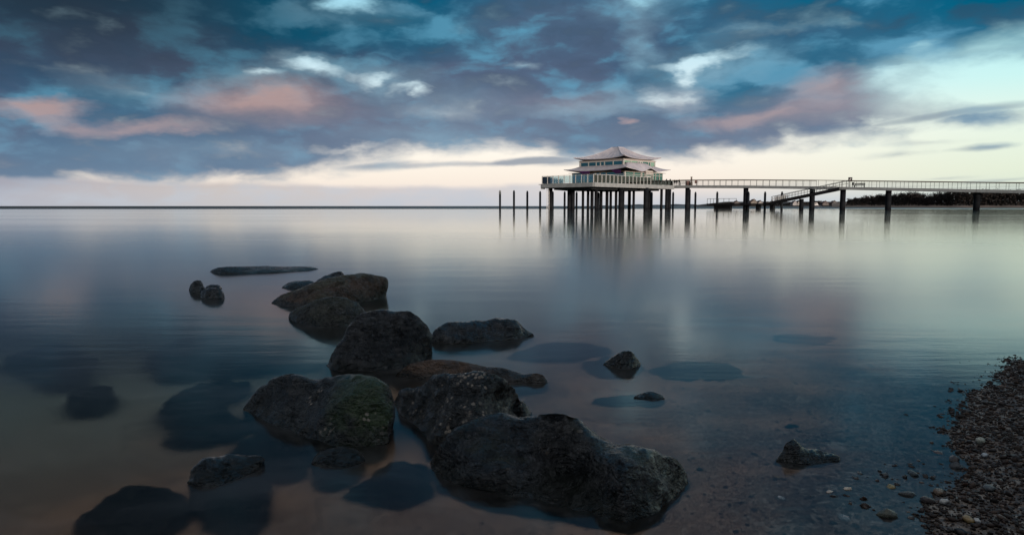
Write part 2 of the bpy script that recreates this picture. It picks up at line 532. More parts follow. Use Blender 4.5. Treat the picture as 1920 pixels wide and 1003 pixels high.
    h = t.m('ADD', h, t.m('ADD', chips(11.0, 1.1), t.m('ADD', chips(27.0, 1.3), chips(75.0, 1.2))))
    bp = t.n('ShaderNodeBump')
    bp.inputs['Strength'].default_value = bump
    bp.inputs['Distance'].default_value = 0.035
    t.put(bp.inputs['Height'], h)
    t.put(b.inputs['Normal'], bp.outputs[0])
    t.put(b.inputs['Coat Normal'], bp.outputs[0])
    o = t.n('ShaderNodeOutputMaterial')
    t.t.links.new(b.outputs[0], o.inputs[0])
    return m


# ------------------------------------------------------------------ ground: beach running down into the sea bed
SHORE = [(-40, -14), (-12, -5.5), (-4, -2.4), (-1.2, -0.5), (0.2, 0.55), (0.80, 1.20), (1.08, 1.72), (1.26, 2.02), (1.50, 2.30), (1.80, 2.72), (2.10, 3.10), (2.62, 3.56), (3.8, 4.15),
         (7.5, 5.4), (20, 11), (60, 40), (140, 110), (230, 190), (330, 240), (600, 270)]
SH = np.array(SHORE, float)


def shore_d(x, y):                 # signed distance to the waterline, positive out in the water
    p = np.stack([np.asarray(x, float), np.asarray(y, float)], -1)
    best = np.full(p.shape[:-1], 1e18)
    sign = np.ones(p.shape[:-1])
    for a, b in zip(SH[:-1], SH[1:]):
        ab = b - a
        t = np.clip(((p - a) @ ab) / (ab @ ab), 0, 1)
        q = a + t[..., None] * ab
        d2 = ((p - q) ** 2).sum(-1)
        cr = ab[0] * (p[..., 1] - a[1]) - ab[1] * (p[..., 0] - a[0])
        s = np.where(cr >= 0, 1.0, -1.0)
        upd = d2 < best - 1e-12
        sign = np.where(upd, s, sign)
        best = np.where(upd, d2, best)
    return sign * np.sqrt(best)


def vnoise(x, y, f, seed):         # smooth value noise in numpy
    r = np.random.default_rng(seed).random((128, 128))
    X, Y = np.asarray(x) * f, np.asarray(y) * f
    i, j = np.floor(X).astype(int), np.floor(Y).astype(int)
    u, v = X - i, Y - j
    u, v = u * u * (3 - 2 * u), v * v * (3 - 2 * v)
    g = lambda a, b: r[a % 128, b % 128]
    return (g(i, j) * (1 - u) + g(i + 1, j) * u) * (1 - v) + (g(i, j + 1) * (1 - u) + g(i + 1, j + 1) * u) * v - 0.5


def ground_z(x, y):
    d = shore_d(x, y)
    z = np.where(d > 0, -(0.055 * d + 0.05 * np.clip(d - 0.7, 0, 3.3) - 0.035 * np.clip(d - 4.0, 0, 30.0)), -0.13 * d)
    z = np.where(d > 0, np.maximum(z, -6.0), np.minimum(z, 2.2))
    u = np.clip((-d - 9.0) / 22.0, 0, 1)                  # unseen rise behind the beach, added to keep low sun off the rocks
    z = z + 8.0 * u * u * (3 - 2 * u)
    near = np.exp(-np.abs(d) / 6.0)
    z = z + near * (0.035 * vnoise(x, y, 1.3, 1) + 0.022 * vnoise(x, y, 4.1, 2) + 0.010 * vnoise(x, y, 11.0, 3))
    return z


def gz(x, y):
    return float(ground_z(np.array([x]), np.array([y]))[0])


def axis(lo, hi, c0, c1, st, grow):
    mid = list(np.arange(c0, c1 + 1e-6, st))
    a, s = c0, st
    left = []
    while a > lo:
        s *= grow
        a -= s
        left.append(max(a, lo))
    b, s = c1, st
    right = []
    while b < hi:
        s *= grow
        b += s
        right.append(min(b, hi))
    return np.array(sorted(set(left)) + mid + right)


def grid_mesh(name, X, Y, Z):
    ny, nx = Z.shape
    V = np.stack([X, Y, Z], -1).reshape(-1, 3)
    idx = np.arange(ny * nx).reshape(ny, nx)
    F = np.stack([idx[:-1, :-1], idx[:-1, 1:], idx[1:, 1:], idx[1:, :-1]], -1).reshape(-1, 4)
    me = bpy.data.meshes.new(name)
    me.vertices.add(len(V))
    me.vertices.foreach_set('co', V.astype(np.float32).ravel())
    me.loops.add(F.size)
    me.loops.foreach_set('vertex_index', F.astype(np.int32).ravel())
    me.polygons.add(len(F))
    me.polygons.foreach_set('loop_start', np.arange(0, F.size, 4, dtype=np.int32))
    me.update()
    me.validate()
    me.shade_smooth()
    return me


def ground_mat():
    m = bpy.data.materials.new('shingle_and_sand')
    m.use_nodes = True
    t = NT(m.node_tree)
    pos = t.n('ShaderNodeTexCoord').outputs['Object']
    v = t.n('ShaderNodeTexVoronoi', feature='F1')
    t.put(v.inputs['Vector'], pos)
    v.inputs['Scale'].default_value = 70.0
    v2 = t.n('ShaderNodeTexVoronoi', feature='F1')
    t.put(v2.inputs['Vector'], pos)
    v2.inputs['Scale'].default_value = 24.0
    sx_ = t.n('ShaderNodeSeparateColor')
    t.put(sx_.inputs[0], v.outputs['Color'])
    sx2 = t.n('ShaderNodeSeparateColor')
    t.put(sx2.inputs[0], v2.outputs['Color'])
    peb = t.ramp(sx_.outputs[0], [(0.0, (0.035, 0.028, 0.026)), (0.35, (0.07, 0.055, 0.046)), (0.6, (0.11, 0.075, 0.055)), (0.8, (0.16, 0.12, 0.09)), (0.95, (0.30, 0.26, 0.22))])
    peb2 = t.ramp(sx2.outputs[0], [(0.0, (0.03, 0.028, 0.028)), (0.5, (0.09, 0.068, 0.055)), (0.85, (0.15, 0.10, 0.07)), (1.0, (0.34, 0.31, 0.27))])
    c = t.mix(t.step(t.noise(pos, 9.0, 4.0, 0.6), 0.45, 0.6), peb, peb2)
    sand = t.mix(t.noise(pos, 60.0, 3.0, 0.6), (0.74, 0.42, 0.26), (0.44, 0.235, 0.14))
    sandy = t.step(t.noise(pos, 1.7, 4.0, 0.6), 0.40, 0.62)
    sp = t.n('ShaderNodeSeparateXYZ')
    t.put(sp.inputs[0], pos)
    under = t.step(sp.outputs[2], -0.004, -0.05)
    c = t.mix(t.m('MULTIPLY', under, t.step(sandy, 0.0, 1.0, 0.55, 1.0)), c, sand)
    # paler, greener sand farther out, with dark weed beds towards the left
    c = t.mix(t.step(sp.outputs[2], -0.16, -0.34), c, t.mix(t.noise(pos, 3.0, 4.0, 0.6), (0.56, 0.54, 0.42), (0.40, 0.39, 0.30)))
    lean = t.m('ADD', sp.outputs[0], t.m('MULTIPLY', sp.outputs[1], 0.10))
    weed = t.m('MULTIPLY', t.step(t.m('ADD', lean, t.m('MULTIPLY', t.m('SUBTRACT', t.noise(pos, 0.7, 4.0, 0.6), 0.5), 3.0)), 0.4, -1.2), t.step(sp.outputs[1], 3.0, 4.6))
    c = t.mix(t.m('MULTIPLY', weed, 0.9), c, (0.035, 0.032, 0.022))
    b = t.n('ShaderNodeBsdfPrincipled')
    t.put(b.inputs['Base Color'], c)
    b.inputs['Roughness'].default_value = 0.5
    bp = t.n('ShaderNodeBump')
    bp.inputs['Strength'].default_value = 1.0
    bp.inputs['Distance'].default_value = 0.012
    t.put(bp.inputs['Height'], t.m('ADD', t.m('SUBTRACT', 0.6, v.outputs['Distance']), t.m('MULTIPLY', t.m('SUBTRACT', 0.6, v2.outputs['Distance']), 1.5)))
    t.put(b.inputs['Normal'], bp.outputs[0])
    o = t.n('ShaderNodeOutputMaterial')
    t.t.links.new(b.outputs[0], o.inputs[0])
    return m


gx = axis(-13000, 13000, -3.0, 4.2, 0.045, 1.13)
gy = axis(-300, 16000, 1.0, 6.2, 0.045, 1.13)
GX, GY = np.meshgrid(gx, gy)
beach = obj('beach', grid_mesh('beach', GX, GY, ground_z(GX, GY)), None, ground_mat())
tag(beach, 'dark wet shingle beach running down into the sea bed', 'beach', kind='structure')


# ------------------------------------------------------------------ sea
def water_mat():
    m = bpy.data.materials.new('calm_sea')
    m.use_nodes = True
    t = NT(m.node_tree)
    pos = t.n('ShaderNodeTexCoord').outputs['Object']
    sp = t.n('ShaderNodeSeparateXYZ')
    t.put(sp.inputs[0], pos)
    far = t.step(sp.outputs[1], 170.0, 230.0)                # wind-ruffled water out in the bay
    ripple = t.noise(t.vm('MULTIPLY', pos, (0.35, 1.6, 1.0)), 1.6, 6.0, 0.62, 0.3)
    big = t.noise(t.vm('MULTIPLY', pos, (0.02, 0.09, 1.0)), 1.0, 4.0, 0.6)
    bp = t.n('ShaderNodeBump')
    t.put(bp.inputs['Strength'], t.step(far, 0.0, 1.0, 0.05, 0.9))
    bp.inputs['Distance'].default_value = 0.06
    t.put(bp.inputs['Height'], ripple)
    rough = t.step(big, 0.35, 0.65, 0.045, 0.075)
    rough = t.m('ADD', rough, t.step(sp.outputs[1], 40.0, 5.0, 0.0, 0.055))
    rough = t.m('ADD', rough, t.m('MULTIPLY', far, 0.25))
    gl = t.n('ShaderNodeBsdfGlossy')
    gl.distribution = 'MULTI_GGX'
    gl.inputs['Color'].default_value = (0.95, 0.97, 0.95, 1)
    t.put(gl.inputs['Roughness'], rough)
    t.put(gl.inputs['Normal'], bp.outputs[0])
    rf = t.n('ShaderNodeBsdfRefraction')
    rf.inputs['Color'].default_value = (0.92, 0.95, 0.96, 1)
    rf.inputs['Roughness'].default_value = 0.34
    rf.inputs['IOR'].default_value = 1.333
    fr = t.n('ShaderNodeFresnel')
    fr.inputs[0].default_value = 1.333
    mx = t.n('ShaderNodeMixShader')
    t.put(mx.inputs[0], t.m('MULTIPLY', fr.outputs[0], t.step(far, 0.0, 1.0, 1.0, 0.30)))
    t.t.links.new(rf.outputs[0], mx.inputs[1])
    t.t.links.new(gl.outputs[0], mx.inputs[2])
    # thin milky wash left by the swell among the stones
    df = t.n('ShaderNodeBsdfDiffuse')
    df.inputs[0].default_value = (0.62, 0.62, 0.66, 1)
    wash = t.noise(t.vm('MULTIPLY', pos, (0.8, 1.5, 1.0)), 1.3, 5.0, 0.6, 0.8)
    near = t.step(sp.outputs[1], 14.0, 3.0)
    mx2 = t.n('ShaderNodeMixShader')
    t.put(mx2.inputs[0], t.m('MULTIPLY', near, t.step(wash, 0.46, 0.74, 0.0, 0.05)))
    t.t.links.new(mx.outputs[0], mx2.inputs[1])
    t.t.links.new(df.outputs[0], mx2.inputs[2])
    va = t.n('ShaderNodeVolumeAbsorption')
    va.inputs['Color'].default_value = (0.40, 0.62, 0.60, 1)
    va.inputs['Density'].default_value = 0.4
    o = t.n('ShaderNodeOutputMaterial')
    t.t.links.new(mx2.outputs[0], o.inputs[0])
    t.t.links.new(va.outputs[0], o.inputs['Volume'])
    return m


sea = part('sea', prism([(-12900, -290), (12900, -290), (12900, 15900), (-12900, 15900)], -9.0, 0.0), water_mat(), None)
tag(sea, 'smooth grey green sea reflecting the evening sky', 'sea', kind='structure')


# ------------------------------------------------------------------ rocks
def resample(pts, n):
    p = np.array(pts, float)
    q = np.vstack([2 * p[0] - p[1], p, 2 * p[-1] - p[-2]])
    out = []
    for i in range(1, len(q) - 2):
        for t in np.linspace(0, 1, 16, endpoint=False):
            a, b, c, d = q[i - 1], q[i], q[i + 1], q[i + 2]
            out.append(0.5 * ((2 * b) + (c - a) * t + (2 * a - 5 * b + 4 * c - d) * t * t + (3 * b - a - 3 * c + d) * t ** 3))
    out.append(p[-1])
    out = np.array(out)
    s = np.concatenate([[0], np.cumsum(np.linalg.norm(np.diff(out, axis=0), axis=1))])
    u = np.linspace(0, s[-1], n)
    return np.stack([np.interp(u, s, out[:, k]) for k in range(out.shape[1])], -1)


def fractal(p, oct_=4):
    return mnoise.fractal(p, 1.0, 2.1, oct_, noise_basis='PERLIN_ORIGINAL')


def displace(V, N, amp, size, seed, facet=0.5):
    o = Vector((seed * 3.7, seed * 1.3, seed * 7.1))
    out = []
    for v, nn in zip(V, N):
        p = Vector(v)
        q = p / size
        d = 0.55 * fractal(q * 2.2 + o, 5) + 0.30 * fractal(Vector((q.x * 3, q.y * 3, q.z * 9)) + o, 4)
        cell = mnoise.voronoi(q * 2.6 + o)[0]
        d += facet * ((cell[1] - cell[0]) - 0.35)
        d += 0.18 * fractal(q * 11 + o, 4)
        out.append(p + Vector(nn) * (d * amp))
    return out


def loft_mesh(name, rows, nu, nv, amp, size, seed, facet, cuts=22):
    rows = [resample(r, nu) for r in rows]
    cols = np.array([resample([rows[k][i] for k in range(len(rows))], nv) for i in range(nu)])   # nu x nv x 3
    idx = np.arange(nu * nv).reshape(nu, nv)
    V = cols.reshape(-1, 3)
    F = [(idx[i, j], idx[i + 1, j], idx[i + 1, j + 1], idx[i, j + 1]) for i in range(nu - 1) for j in range(nv - 1)]
    F.append(tuple(idx[0, :].tolist()))
    F.append(tuple(reversed(idx[-1, :].tolist())))
    me = mesh(name, V.tolist(), [tuple(int(k) for k in f) for f in F])
    bm = bmesh.new()
    bm.from_mesh(me)
    bmesh.ops.remove_doubles(bm, verts=bm.verts, dist=0.0008)
    bmesh.ops.recalc_face_normals(bm, faces=bm.faces)
    bm.normal_update()
    rr = random.Random(seed)
    zs_ = [v.co.z for v in bm.verts]
    cen = sum((v.co for v in bm.verts), Vector()) / len(bm.verts)
    for _ in range(cuts):                          # broken flat faces
        a = rr.choice((-1, 1)) * math.pi / 2 + rr.uniform(-0.85, 0.85)
        nd_ = Vector((math.cos(a), math.sin(a), rr.uniform(-0.1, 1.0))).normalized()
        far_ = max((v.co - cen).dot(nd_) for v in bm.verts)
        off = far_ - size * rr.uniform(0.01, 0.045)
        for v in bm.verts:
            dd_ = (v.co - cen).dot(nd_) - off
            if dd_ > 0:
                v.co -= nd_ * dd_ * 0.85
    bm.normal_update()
    V2 = displace([v.co.copy() for v in bm.verts], [v.normal.copy() for v in bm.verts], amp, size, seed, facet)
    for v, c in zip(bm.verts, V2):
        v.co = c
    bm.to_mesh(me)
    bm.free()
    me.shade_smooth()
    return me


def rock(label, ridge, front, depth, mt, mids=(), kf=0.5, amp=0.05, seed=1, facet=0.5, res=(90, 64), group='dark rocks standing out of the water', name='rock', flare=0.12):
    n = 24
    fr = resample(front, n)
    rd = resample(ridge, n)
    md = [(resample(m_, n), f) for m_, f in mids]
    F, RD, B, FD, BD, SHD, F2, B2 = [], [], [], [], [], [], [], []
    MD = [[] for _ in md]
    for i in range(n):
        s = i / (n - 1)
        e = (0.03 + 0.97 * max(0.0, math.sin(math.pi * s)) ** 0.6)
        dp = depth * e
        f = G(*fr[i])
        r = P(rd[i][0], rd[i][1], f.y + dp * kf)
        if r.z < 0.004:
            r.z = 0.004
        b = Vector((r.x * (f.y + dp) / r.y, f.y + dp, 0.0))
        sh = r.lerp(b, 0.5)
        sh.z = r.z * 0.72
        for k, (mm, fq) in enumerate(md):
            MD[k].append(P(mm[i][0], mm[i][1], f.y + dp * (mm[i][2] if len(mm[i]) > 2 else fq)))
        zf = min(gz(f.x, f.y) - 0.05, -0.06)
        zb = min(gz(b.x, b.y) - 0.05, -0.06)
        F.append(f)
        RD.append(r)
        B.append(b)
        SHD.append(sh)
        F2.append(Vector((f.x, f.y - flare * .3 * e, -0.05)))
        B2.append(Vector((b.x, b.y + flare * .3 * e, -0.05)))
        FD.append(Vector((f.x, f.y - flare * e, min(zf, -0.1))))
        BD.append(Vector((b.x, b.y + flare * e, min(zb, -0.1))))
    rows = [FD, F2, F] + MD + [RD, SHD, B, B2, BD]
    xs = [v.x for v in F]
    c = Vector((sum(xs) / n, sum(v.y for v in F) / n + depth * 0.5, 0.0))
    c.z = gz(c.x, c.y)
    size = max(max(xs) - min(xs), depth) * 0.8
    rows = [[tuple(v - c) for v in r] for r in rows]
    me = loft_mesh(name, rows, res[0], res[1], amp * size, size, seed, facet)
    o = obj(name, me, None, mt, loc=c)
    return tag(o, label, 'rock', group)


def sunken(label, outline, ztop, mt, seed=1, amp=0.10, group='stones lying under water', name='sunken_rock', flat=0.6, res=(72, 30)):
    pts = [GW(px, py, ztop) for px, py in outline]
    c = sum(pts, Vector((0, 0, 0))) / len(pts)
    ring = resample([tuple(p) for p in pts + [pts[0]]], res[0] + 1)[:-1]
    zb = gz(c.x, c.y) - 0.06
    rows = []
    wob = [1.0 + 0.16 * mnoise.noise(Vector((math.cos(2 * math.pi * i / res[0]) * 1.3, math.sin(2 * math.pi * i / res[0]) * 1.3, seed * 1.7)))
           + 0.08 * mnoise.noise(Vector((math.cos(2 * math.pi * i / res[0]) * 4, math.sin(2 * math.pi * i / res[0]) * 4, seed * 2.3))) for i in range(res[0])]
    for r, z in ((1.10, zb), (1.02, zb * .6 + ztop * .4), (0.90, ztop - 0.025), (flat, ztop - 0.004), (flat * 0.5, ztop + 0.010), (0.03, ztop + 0.014)):
        rows.append([(c.x + (p[0] - c.x) * r * k_, c.y + (p[1] - c.y) * r * k_, z) for p, k_ in zip(ring, wob)])
    cz = Vector((c.x, c.y, gz(c.x, c.y)))
    n = res[0]
    nv = res[1]
    cols = np.array([resample([np.array(rows[k][i]) - np.array(cz) for k in range(len(rows))], nv) for i in range(n)])
    idx = np.arange(n * nv).reshape(n, nv)
    V = cols.reshape(-1, 3)
    Fs = [tuple(int(q) for q in (idx[i, j], idx[(i + 1) % n, j], idx[(i + 1) % n, j + 1], idx[i, j + 1])) for i in range(n) for j in range(nv - 1)]
    Fs.append(tuple(int(q) for q in idx[:, -1]))
    me = mesh(name, V.tolist(), Fs)
    bm = bmesh.new()
    bm.from_mesh(me)
    bmesh.ops.recalc_face_normals(bm, faces=bm.faces)
    bm.normal_update()
    size = max((max(v.co[k] for v in bm.verts) - min(v.co[k] for v in bm.verts)) for k in (0, 1)) * 0.7
    V2 = displace([v.co.copy() for v in bm.verts], [v.normal.copy() for v in bm.verts], amp * size, size, seed, 0.3)
    for v, q in zip(bm.verts, V2):
        v.co = q
        if v.co.z + cz.z > -0.012:
            v.co.z = -0.012 - cz.z
    bm.to_mesh(me)
    bm.free()
    me.shade_smooth()
    o = obj(name, me, None, mt, loc=cz)
    return tag(o, label, 'rock', group)


M_BASALT = rock_mat('wet_basalt', seed=1.0)
M_BASALT_B = rock_mat('blue_black_rock', dark=(0.017, 0.020, 0.025), lite=(0.042, 0.048, 0.058), seed=3.0, speck=0.10)
M_FRONT = rock_mat('black_veined_rock', dark=(0.012, 0.014, 0.017), lite=(0.040, 0.045, 0.052), algae=(0.030, 0.034, 0.018), algae_at=0.98, seed=5.0, rough=0.21, bump=1.0, speck=0.3)
M_GREEN = rock_mat('algae_covered_rock', dark=(0.016, 0.020, 0.022), lite=(0.042, 0.050, 0.056), algae=(0.026, 0.050, 0.010), algae_from=0.06, algae_at=0.42, speck=0.9, speck_at=0.56, seed=7.0, rough=0.4)
M_LICHEN = rock_mat('lichen_flecked_rock', dark=(0.013, 0.016, 0.018), lite=(0.050, 0.056, 0.060), speck=1.0, speck_at=0.44, seed=9.0, rough=0.25)
M_BROWN = rock_mat('rusty_brown_rock', dark=(0.030, 0.022, 0.014), lite=(0.085, 0.055, 0.030), rust=(0.115, 0.055, 0.024), rust_amt=0.8, algae=(0.075, 0.065, 0.028), algae_at=0.9, seed=11.0, rough=0.6)
M_LEDGE = rock_mat('warm_brown_ledge', dark=(0.05, 0.032, 0.02), lite=(0.12, 0.07, 0.038), rust=(0.13, 0.065, 0.03), rust_amt=0.9, seed=12.0, rough=0.5)
M_OLIVE = rock_mat('olive_brown_rock', dark=(0.018, 0.018, 0.014), lite=(0.045, 0.042, 0.032), algae=(0.035, 0.035, 0.018), algae_at=0.6, seed=13.0, rough=0.55)
M_SUNK = rock_mat('sunken_dark_rock', dark=(0.060, 0.042, 0.030), lite=(0.080, 0.058, 0.042), seed=15.0, rough=0.7)

rock('largest black rock in front, a long slab sloping down to the right',
     [(804, 866), (822, 836), (850, 808), (890, 792), (940, 785), (985, 788), (1012, 772), (1050, 767), (1085, 783), (1112, 812), (1140, 831), (1185, 838), (1235, 846), (1266, 864), (1290, 890), (1291, 905)],
     [(804, 872), (815, 890), (850, 906), (900, 918), (960, 930), (1020, 942), (1080, 956), (1140, 970), (1195, 981), (1225, 972), (1245, 948), (1275, 925), (1291, 908)],
     0.46, M_FRONT, mids=[([(804, 870, .3), (830, 880, .18), (880, 880, .10), (940, 878, .12), (1000, 880, .26), (1050, 890, .40), (1090, 885, .40), (1140, 890, .26), (1200, 900, .14), (1245, 905, .14), (1275, 905, .25), (1291, 907, .3)], 0.24)],
     kf=0.66, amp=0.042, seed=2, res=(200, 130), facet=0.5)
rock('dark rock flecked with pale lichen, leaning behind the largest front rock',
     [(737, 752), (752, 735), (778, 726), (798, 722), (812, 707), (850, 700), (890, 696), (925, 698), (952, 712), (968, 732), (975, 752), (972, 775)],
     [(737, 756), (752, 778), (782, 800), (805, 825), (835, 842), (880, 850), (920, 845), (950, 825), (968, 800), (973, 780)],
     0.40, M_LICHEN, mids=[([(737, 754), (760, 762), (790, 772), (815, 782), (850, 772), (890, 762), (930, 760), (958, 768), (974, 778)], 0.30)],
     kf=0.55, amp=0.06, seed=4, res=(150, 100), facet=0.6)
rock('small black stone wedged between the lichen rock and the front slab',
     [(966, 770), (974, 752), (985, 756), (997, 771)], [(966, 776), (978, 784), (990, 782), (998, 774)], 0.12, M_BASALT, amp=0.06, seed=6, res=(40, 30))
rock('rounded rock with green algae and a pale crust on its top',
     [(457, 764), (478, 740), (505, 718), (540, 707), (562, 706), (585, 716), (604, 708), (640, 704), (676, 703), (705, 709), (724, 727), (734, 758), (735, 800), (728, 828)],
     [(457, 768), (485, 783), (525, 803), (570, 820), (608, 834), (640, 842), (680, 843), (710, 840), (728, 832)],
     0.52, M_GREEN, mids=[([(457, 766, .3), (490, 760, .3), (530, 755, .30), (575, 762, .24), (612, 772, .13), (634, 776, .08), (660, 775, .16), (692, 778, .2), (718, 790, .25), (732, 826, .3)], 0.30)],
     kf=0.52, amp=0.040, seed=8, res=(150, 100), facet=0.35)
rock('tall blue black boulder in the middle of the row of rocks',
     [(608, 682), (625, 655), (645, 628), (660, 603), (682, 584), (718, 580), (738, 585), (762, 582), (786, 595), (803, 612), (810, 632), (806, 652), (800, 668)],
     [(608, 686), (625, 695), (660, 698), (700, 697), (745, 691), (780, 682), (800, 672)],
     0.48, M_BASALT_B, mids=[([(608, 684), (635, 665), (665, 650), (700, 642), (735, 640), (770, 642), (800, 670)], 0.28)],
     kf=0.5, amp=0.05, seed=10, res=(140, 90), facet=0.55)
rock('low reddish brown rock ridge behind the lichen rock',
     [(735, 700), (765, 684), (800, 676), (835, 675), (870, 680), (900, 687), (940, 690), (965, 697), (985, 701), (1008, 699), (1022, 705), (1028, 714)],
     [(735, 706), (780, 712), (840, 716), (900, 716), (960, 720), (1005, 720), (1028, 717)],
     0.22, M_LEDGE, kf=0.5, amp=0.018, seed=12, res=(120, 56))
rock('long low black rock right of the tall boulder',
     [(811, 638), (815, 620), (828, 611), (860, 607), (900, 603), (935, 597), (962, 600), (982, 610), (996, 622), (999, 628)],
     [(811, 643), (840, 645), (880, 644), (920, 641), (960, 637), (985, 632), (999, 630)],
     0.42, M_BASALT, kf=0.5, amp=0.05, seed=14, res=(120, 64), facet=0.7)
rock('olive dark low rock left behind the tall boulder',
     [(540, 594), (552, 581), (575, 570), (600, 561), (628, 559), (655, 564), (675, 574), (688, 590)],
     [(540, 598), (565, 607), (600, 613), (640, 613), (672, 608), (688, 598)],
     0.5, M_OLIVE, kf=0.5, amp=0.045, seed=16, res=(110, 64))
rock('broad rusty brown rock with a square right end',
     [(508, 566), (530, 553), (560, 542), (590, 532), (620, 524), (645, 517), (675, 513), (702, 518), (722, 523), (726, 532), (724, 545), (722, 556)],
     [(508, 569), (540, 575), (580, 578), (620, 577), (660, 570), (700, 563), (722, 559)],
     0.95, M_BROWN, kf=0.42, amp=0.04, seed=18, res=(130, 72), facet=0.5)
rock('small dark stone peeping over the rusty brown rock',
     [(588, 530), (605, 520), (628, 511), (640, 511), (646, 518), (648, 528)], [(588, 534), (610, 537), (635, 536), (648, 531)], 0.5, M_BASALT, amp=0.04, seed=20, res=(50, 36))
rock('flat dark stone left behind the rusty brown rock',
     [(528, 537), (542, 529), (562, 527), (585, 528), (592, 536)], [(528, 540), (550, 543), (575, 543), (592, 540)], 0.5, M_BASALT, amp=0.04, seed=22, res=(50, 36))
rock('small round black stone, leftmost of the pair standing out left',
     [(354, 543), (358, 532), (367, 526), (377, 528), (384, 538)], [(354, 545), (363, 548), (375, 548), (384, 544)], 0.22, M_BASALT, amp=0.05, seed=24, res=(50, 40))
rock('small black stone right beside the round one standing out left',
     [(373, 553), (380, 545), (394, 540), (410, 542), (419, 549), (421, 555)], [(373, 556), (385, 561), (402, 562), (416, 560), (421, 557)], 0.24, M_BASALT_B, amp=0.05, seed=26, res=(50, 40))
rock('tiny flat stone behind the pair standing out left',
     [(383, 540), (392, 535), (408, 534), (417, 538)], [(383, 542), (395, 544), (408, 544), (417, 541)], 0.2, M_BASALT, amp=0.04, seed=28, res=(36, 30))
rock('flat wave washed rock farthest out on the left',
     [(388, 510), (398, 503), (416, 501), (440, 500), (470, 500.5), (505, 499.5), (540, 500), (575, 500), (594, 501.5), (602, 503)],
     [(388, 511), (415, 514), (450, 514), (490, 513), (530, 511), (570, 508), (593, 505), (602, 504)], 0.7, M_BASALT, amp=0.010, seed=30, res=(90, 48), facet=0.3)
rock('small pointed black stone alone in the water on the right',
     [(1131, 681), (1145, 671), (1160, 663), (1174, 658), (1184, 661), (1194, 672), (1201, 683)], [(1131, 684), (1148, 690), (1168, 693), (1188, 690), (1201, 685)], 0.16, M_BASALT, amp=0.05, seed=32, res=(60, 44), facet=0.8)
rock('jagged black stone near the shingle on the right',
     [(1453, 862), (1462, 850), (1470, 838), (1480, 826), (1490, 825), (1502, 834), (1514, 841), (1535, 843), (1556, 848), (1573, 858)], [(1453, 866), (1480, 871), (1515, 870), (1545, 867), (1573, 862)], 0.12, M_BASALT, amp=0.07, seed=34, res=(80, 48), facet=0.9)
rock('half sunken black stone with rippled edges, lower left',
     [(352, 902), (358, 884), (378, 866), (400, 858), (432, 854), (462, 856), (488, 854), (496, 862), (492, 876)], [(352, 906), (375, 914), (405, 912), (440, 900), (470, 888), (492, 880)], 0.18, M_BASALT, kf=0.6, amp=0.05, seed=36, res=(80, 56), facet=0.8)
rock('black stone barely breaking the surface below the green rock',
     [(584, 866), (600, 850), (622, 842), (645, 839), (668, 845), (684, 858)], [(584, 870), (610, 876), (640, 877), (668, 872), (684, 864)], 0.16, M_BASALT, amp=0.04, seed=38, res=(60, 44))
rock('thin dark tip of a sunken stone breaking the water right of the brown ridge',
     [(1188, 744), (1205, 738), (1222, 735), (1236, 739), (1246, 746)], [(1188, 747), (1208, 749), (1230, 750), (1246, 748)], 0.10, M_BASALT, amp=0.04, seed=40, res=(44, 30))

sunken('large sunken boulder left of the green rock', [(306, 770), (322, 742), (352, 718), (392, 704), (432, 700), (470, 712), (455, 728), (430, 742), (440, 765), (450, 800), (400, 808), (345, 810), (312, 800)], -0.05, M_SUNK, 50)
sunken('small oval sunken stone far left', [(118, 745), (140, 730), (170, 720), (205, 720), (220, 730), (212, 746), (185, 756), (145, 754)], -0.06, M_SUNK, 51)
sunken('broad sunken stone at the left picture edge', [(5, 668), (50, 650), (110, 640), (165, 655), (182, 680), (150, 702), (90, 706), (50, 690)], -0.06, M_SUNK, 52)
sunken('wide dark sunken shelf behind the large sunken boulder', [(285, 670), (300, 645), (360, 628), (450, 622), (540, 630), (600, 650), (590, 676), (500, 684), (400, 692), (320, 690)], -0.07, M_SUNK, 53)
sunken('flat sunken stone in the lower left corner', [(142, 965), (180, 935), (225, 908), (270, 900), (330, 906), (352, 925), (345, 955), (300, 980), (240, 994), (180, 992)], -0.035, M_SUNK, 54)
sunken('sunken foot of the half sunken stone lower left', [(358, 935), (372, 915), (420, 905), (480, 890), (510, 900), (505, 940), (470, 970), (410, 972)], -0.03, M_SUNK, 55)
sunken('dark sunken stone between the green rock and the front slab', [(655, 912), (690, 885), (725, 862), (760, 855), (800, 870), (815, 900), (800, 925), (750, 934), (700, 930)], -0.025, M_SUNK, 56)
sunken('large oval sunken stone on the right', [(1218, 690), (1260, 678), (1320, 674), (1380, 682), (1415, 700), (1424, 713), (1370, 716), (1300, 714), (1240, 704)], -0.035, M_SUNK, 57)
sunken('sunken foot around the small pointed stone', [(1092, 676), (1130, 668), (1180, 664), (1205, 680), (1195, 698), (1150, 704), (1112, 694)], -0.03, M_SUNK, 58)
sunken('faint sunken slab farther out on the right', [(1438, 624), (1490, 624), (1560, 630), (1600, 636), (1560, 650), (1490, 652), (1455, 640)], -0.06, M_SUNK, 59)
sunken('sunken stone trailing left of the thin dark tip', [(1108, 745), (1150, 739), (1200, 737), (1240, 742), (1250, 752), (1200, 755), (1140, 752)], -0.02, M_SUNK, 60)
sunken('sunken shelf right of the low black rock', [(965, 660), (1000, 645), (1060, 638), (1130, 645), (1150, 655), (1100, 666), (1020, 672)], -0.05, M_SUNK, 61)
sunken('small flat sunken stone near the jagged stone', [(1462, 797), (1480, 792), (1500, 795), (1502, 800), (1480, 803)], -0.015, M_SUNK, 62, res=(40, 18))
sunken('blurred sunken stone under the left flank of the green rock', [(420, 850), (440, 822), (480, 808), (540, 815), (590, 838), (575, 870), (520, 885), (450, 880)], -0.05, M_SUNK, 63)

# ------------------------------------------------------------------ shingle
ICO = None


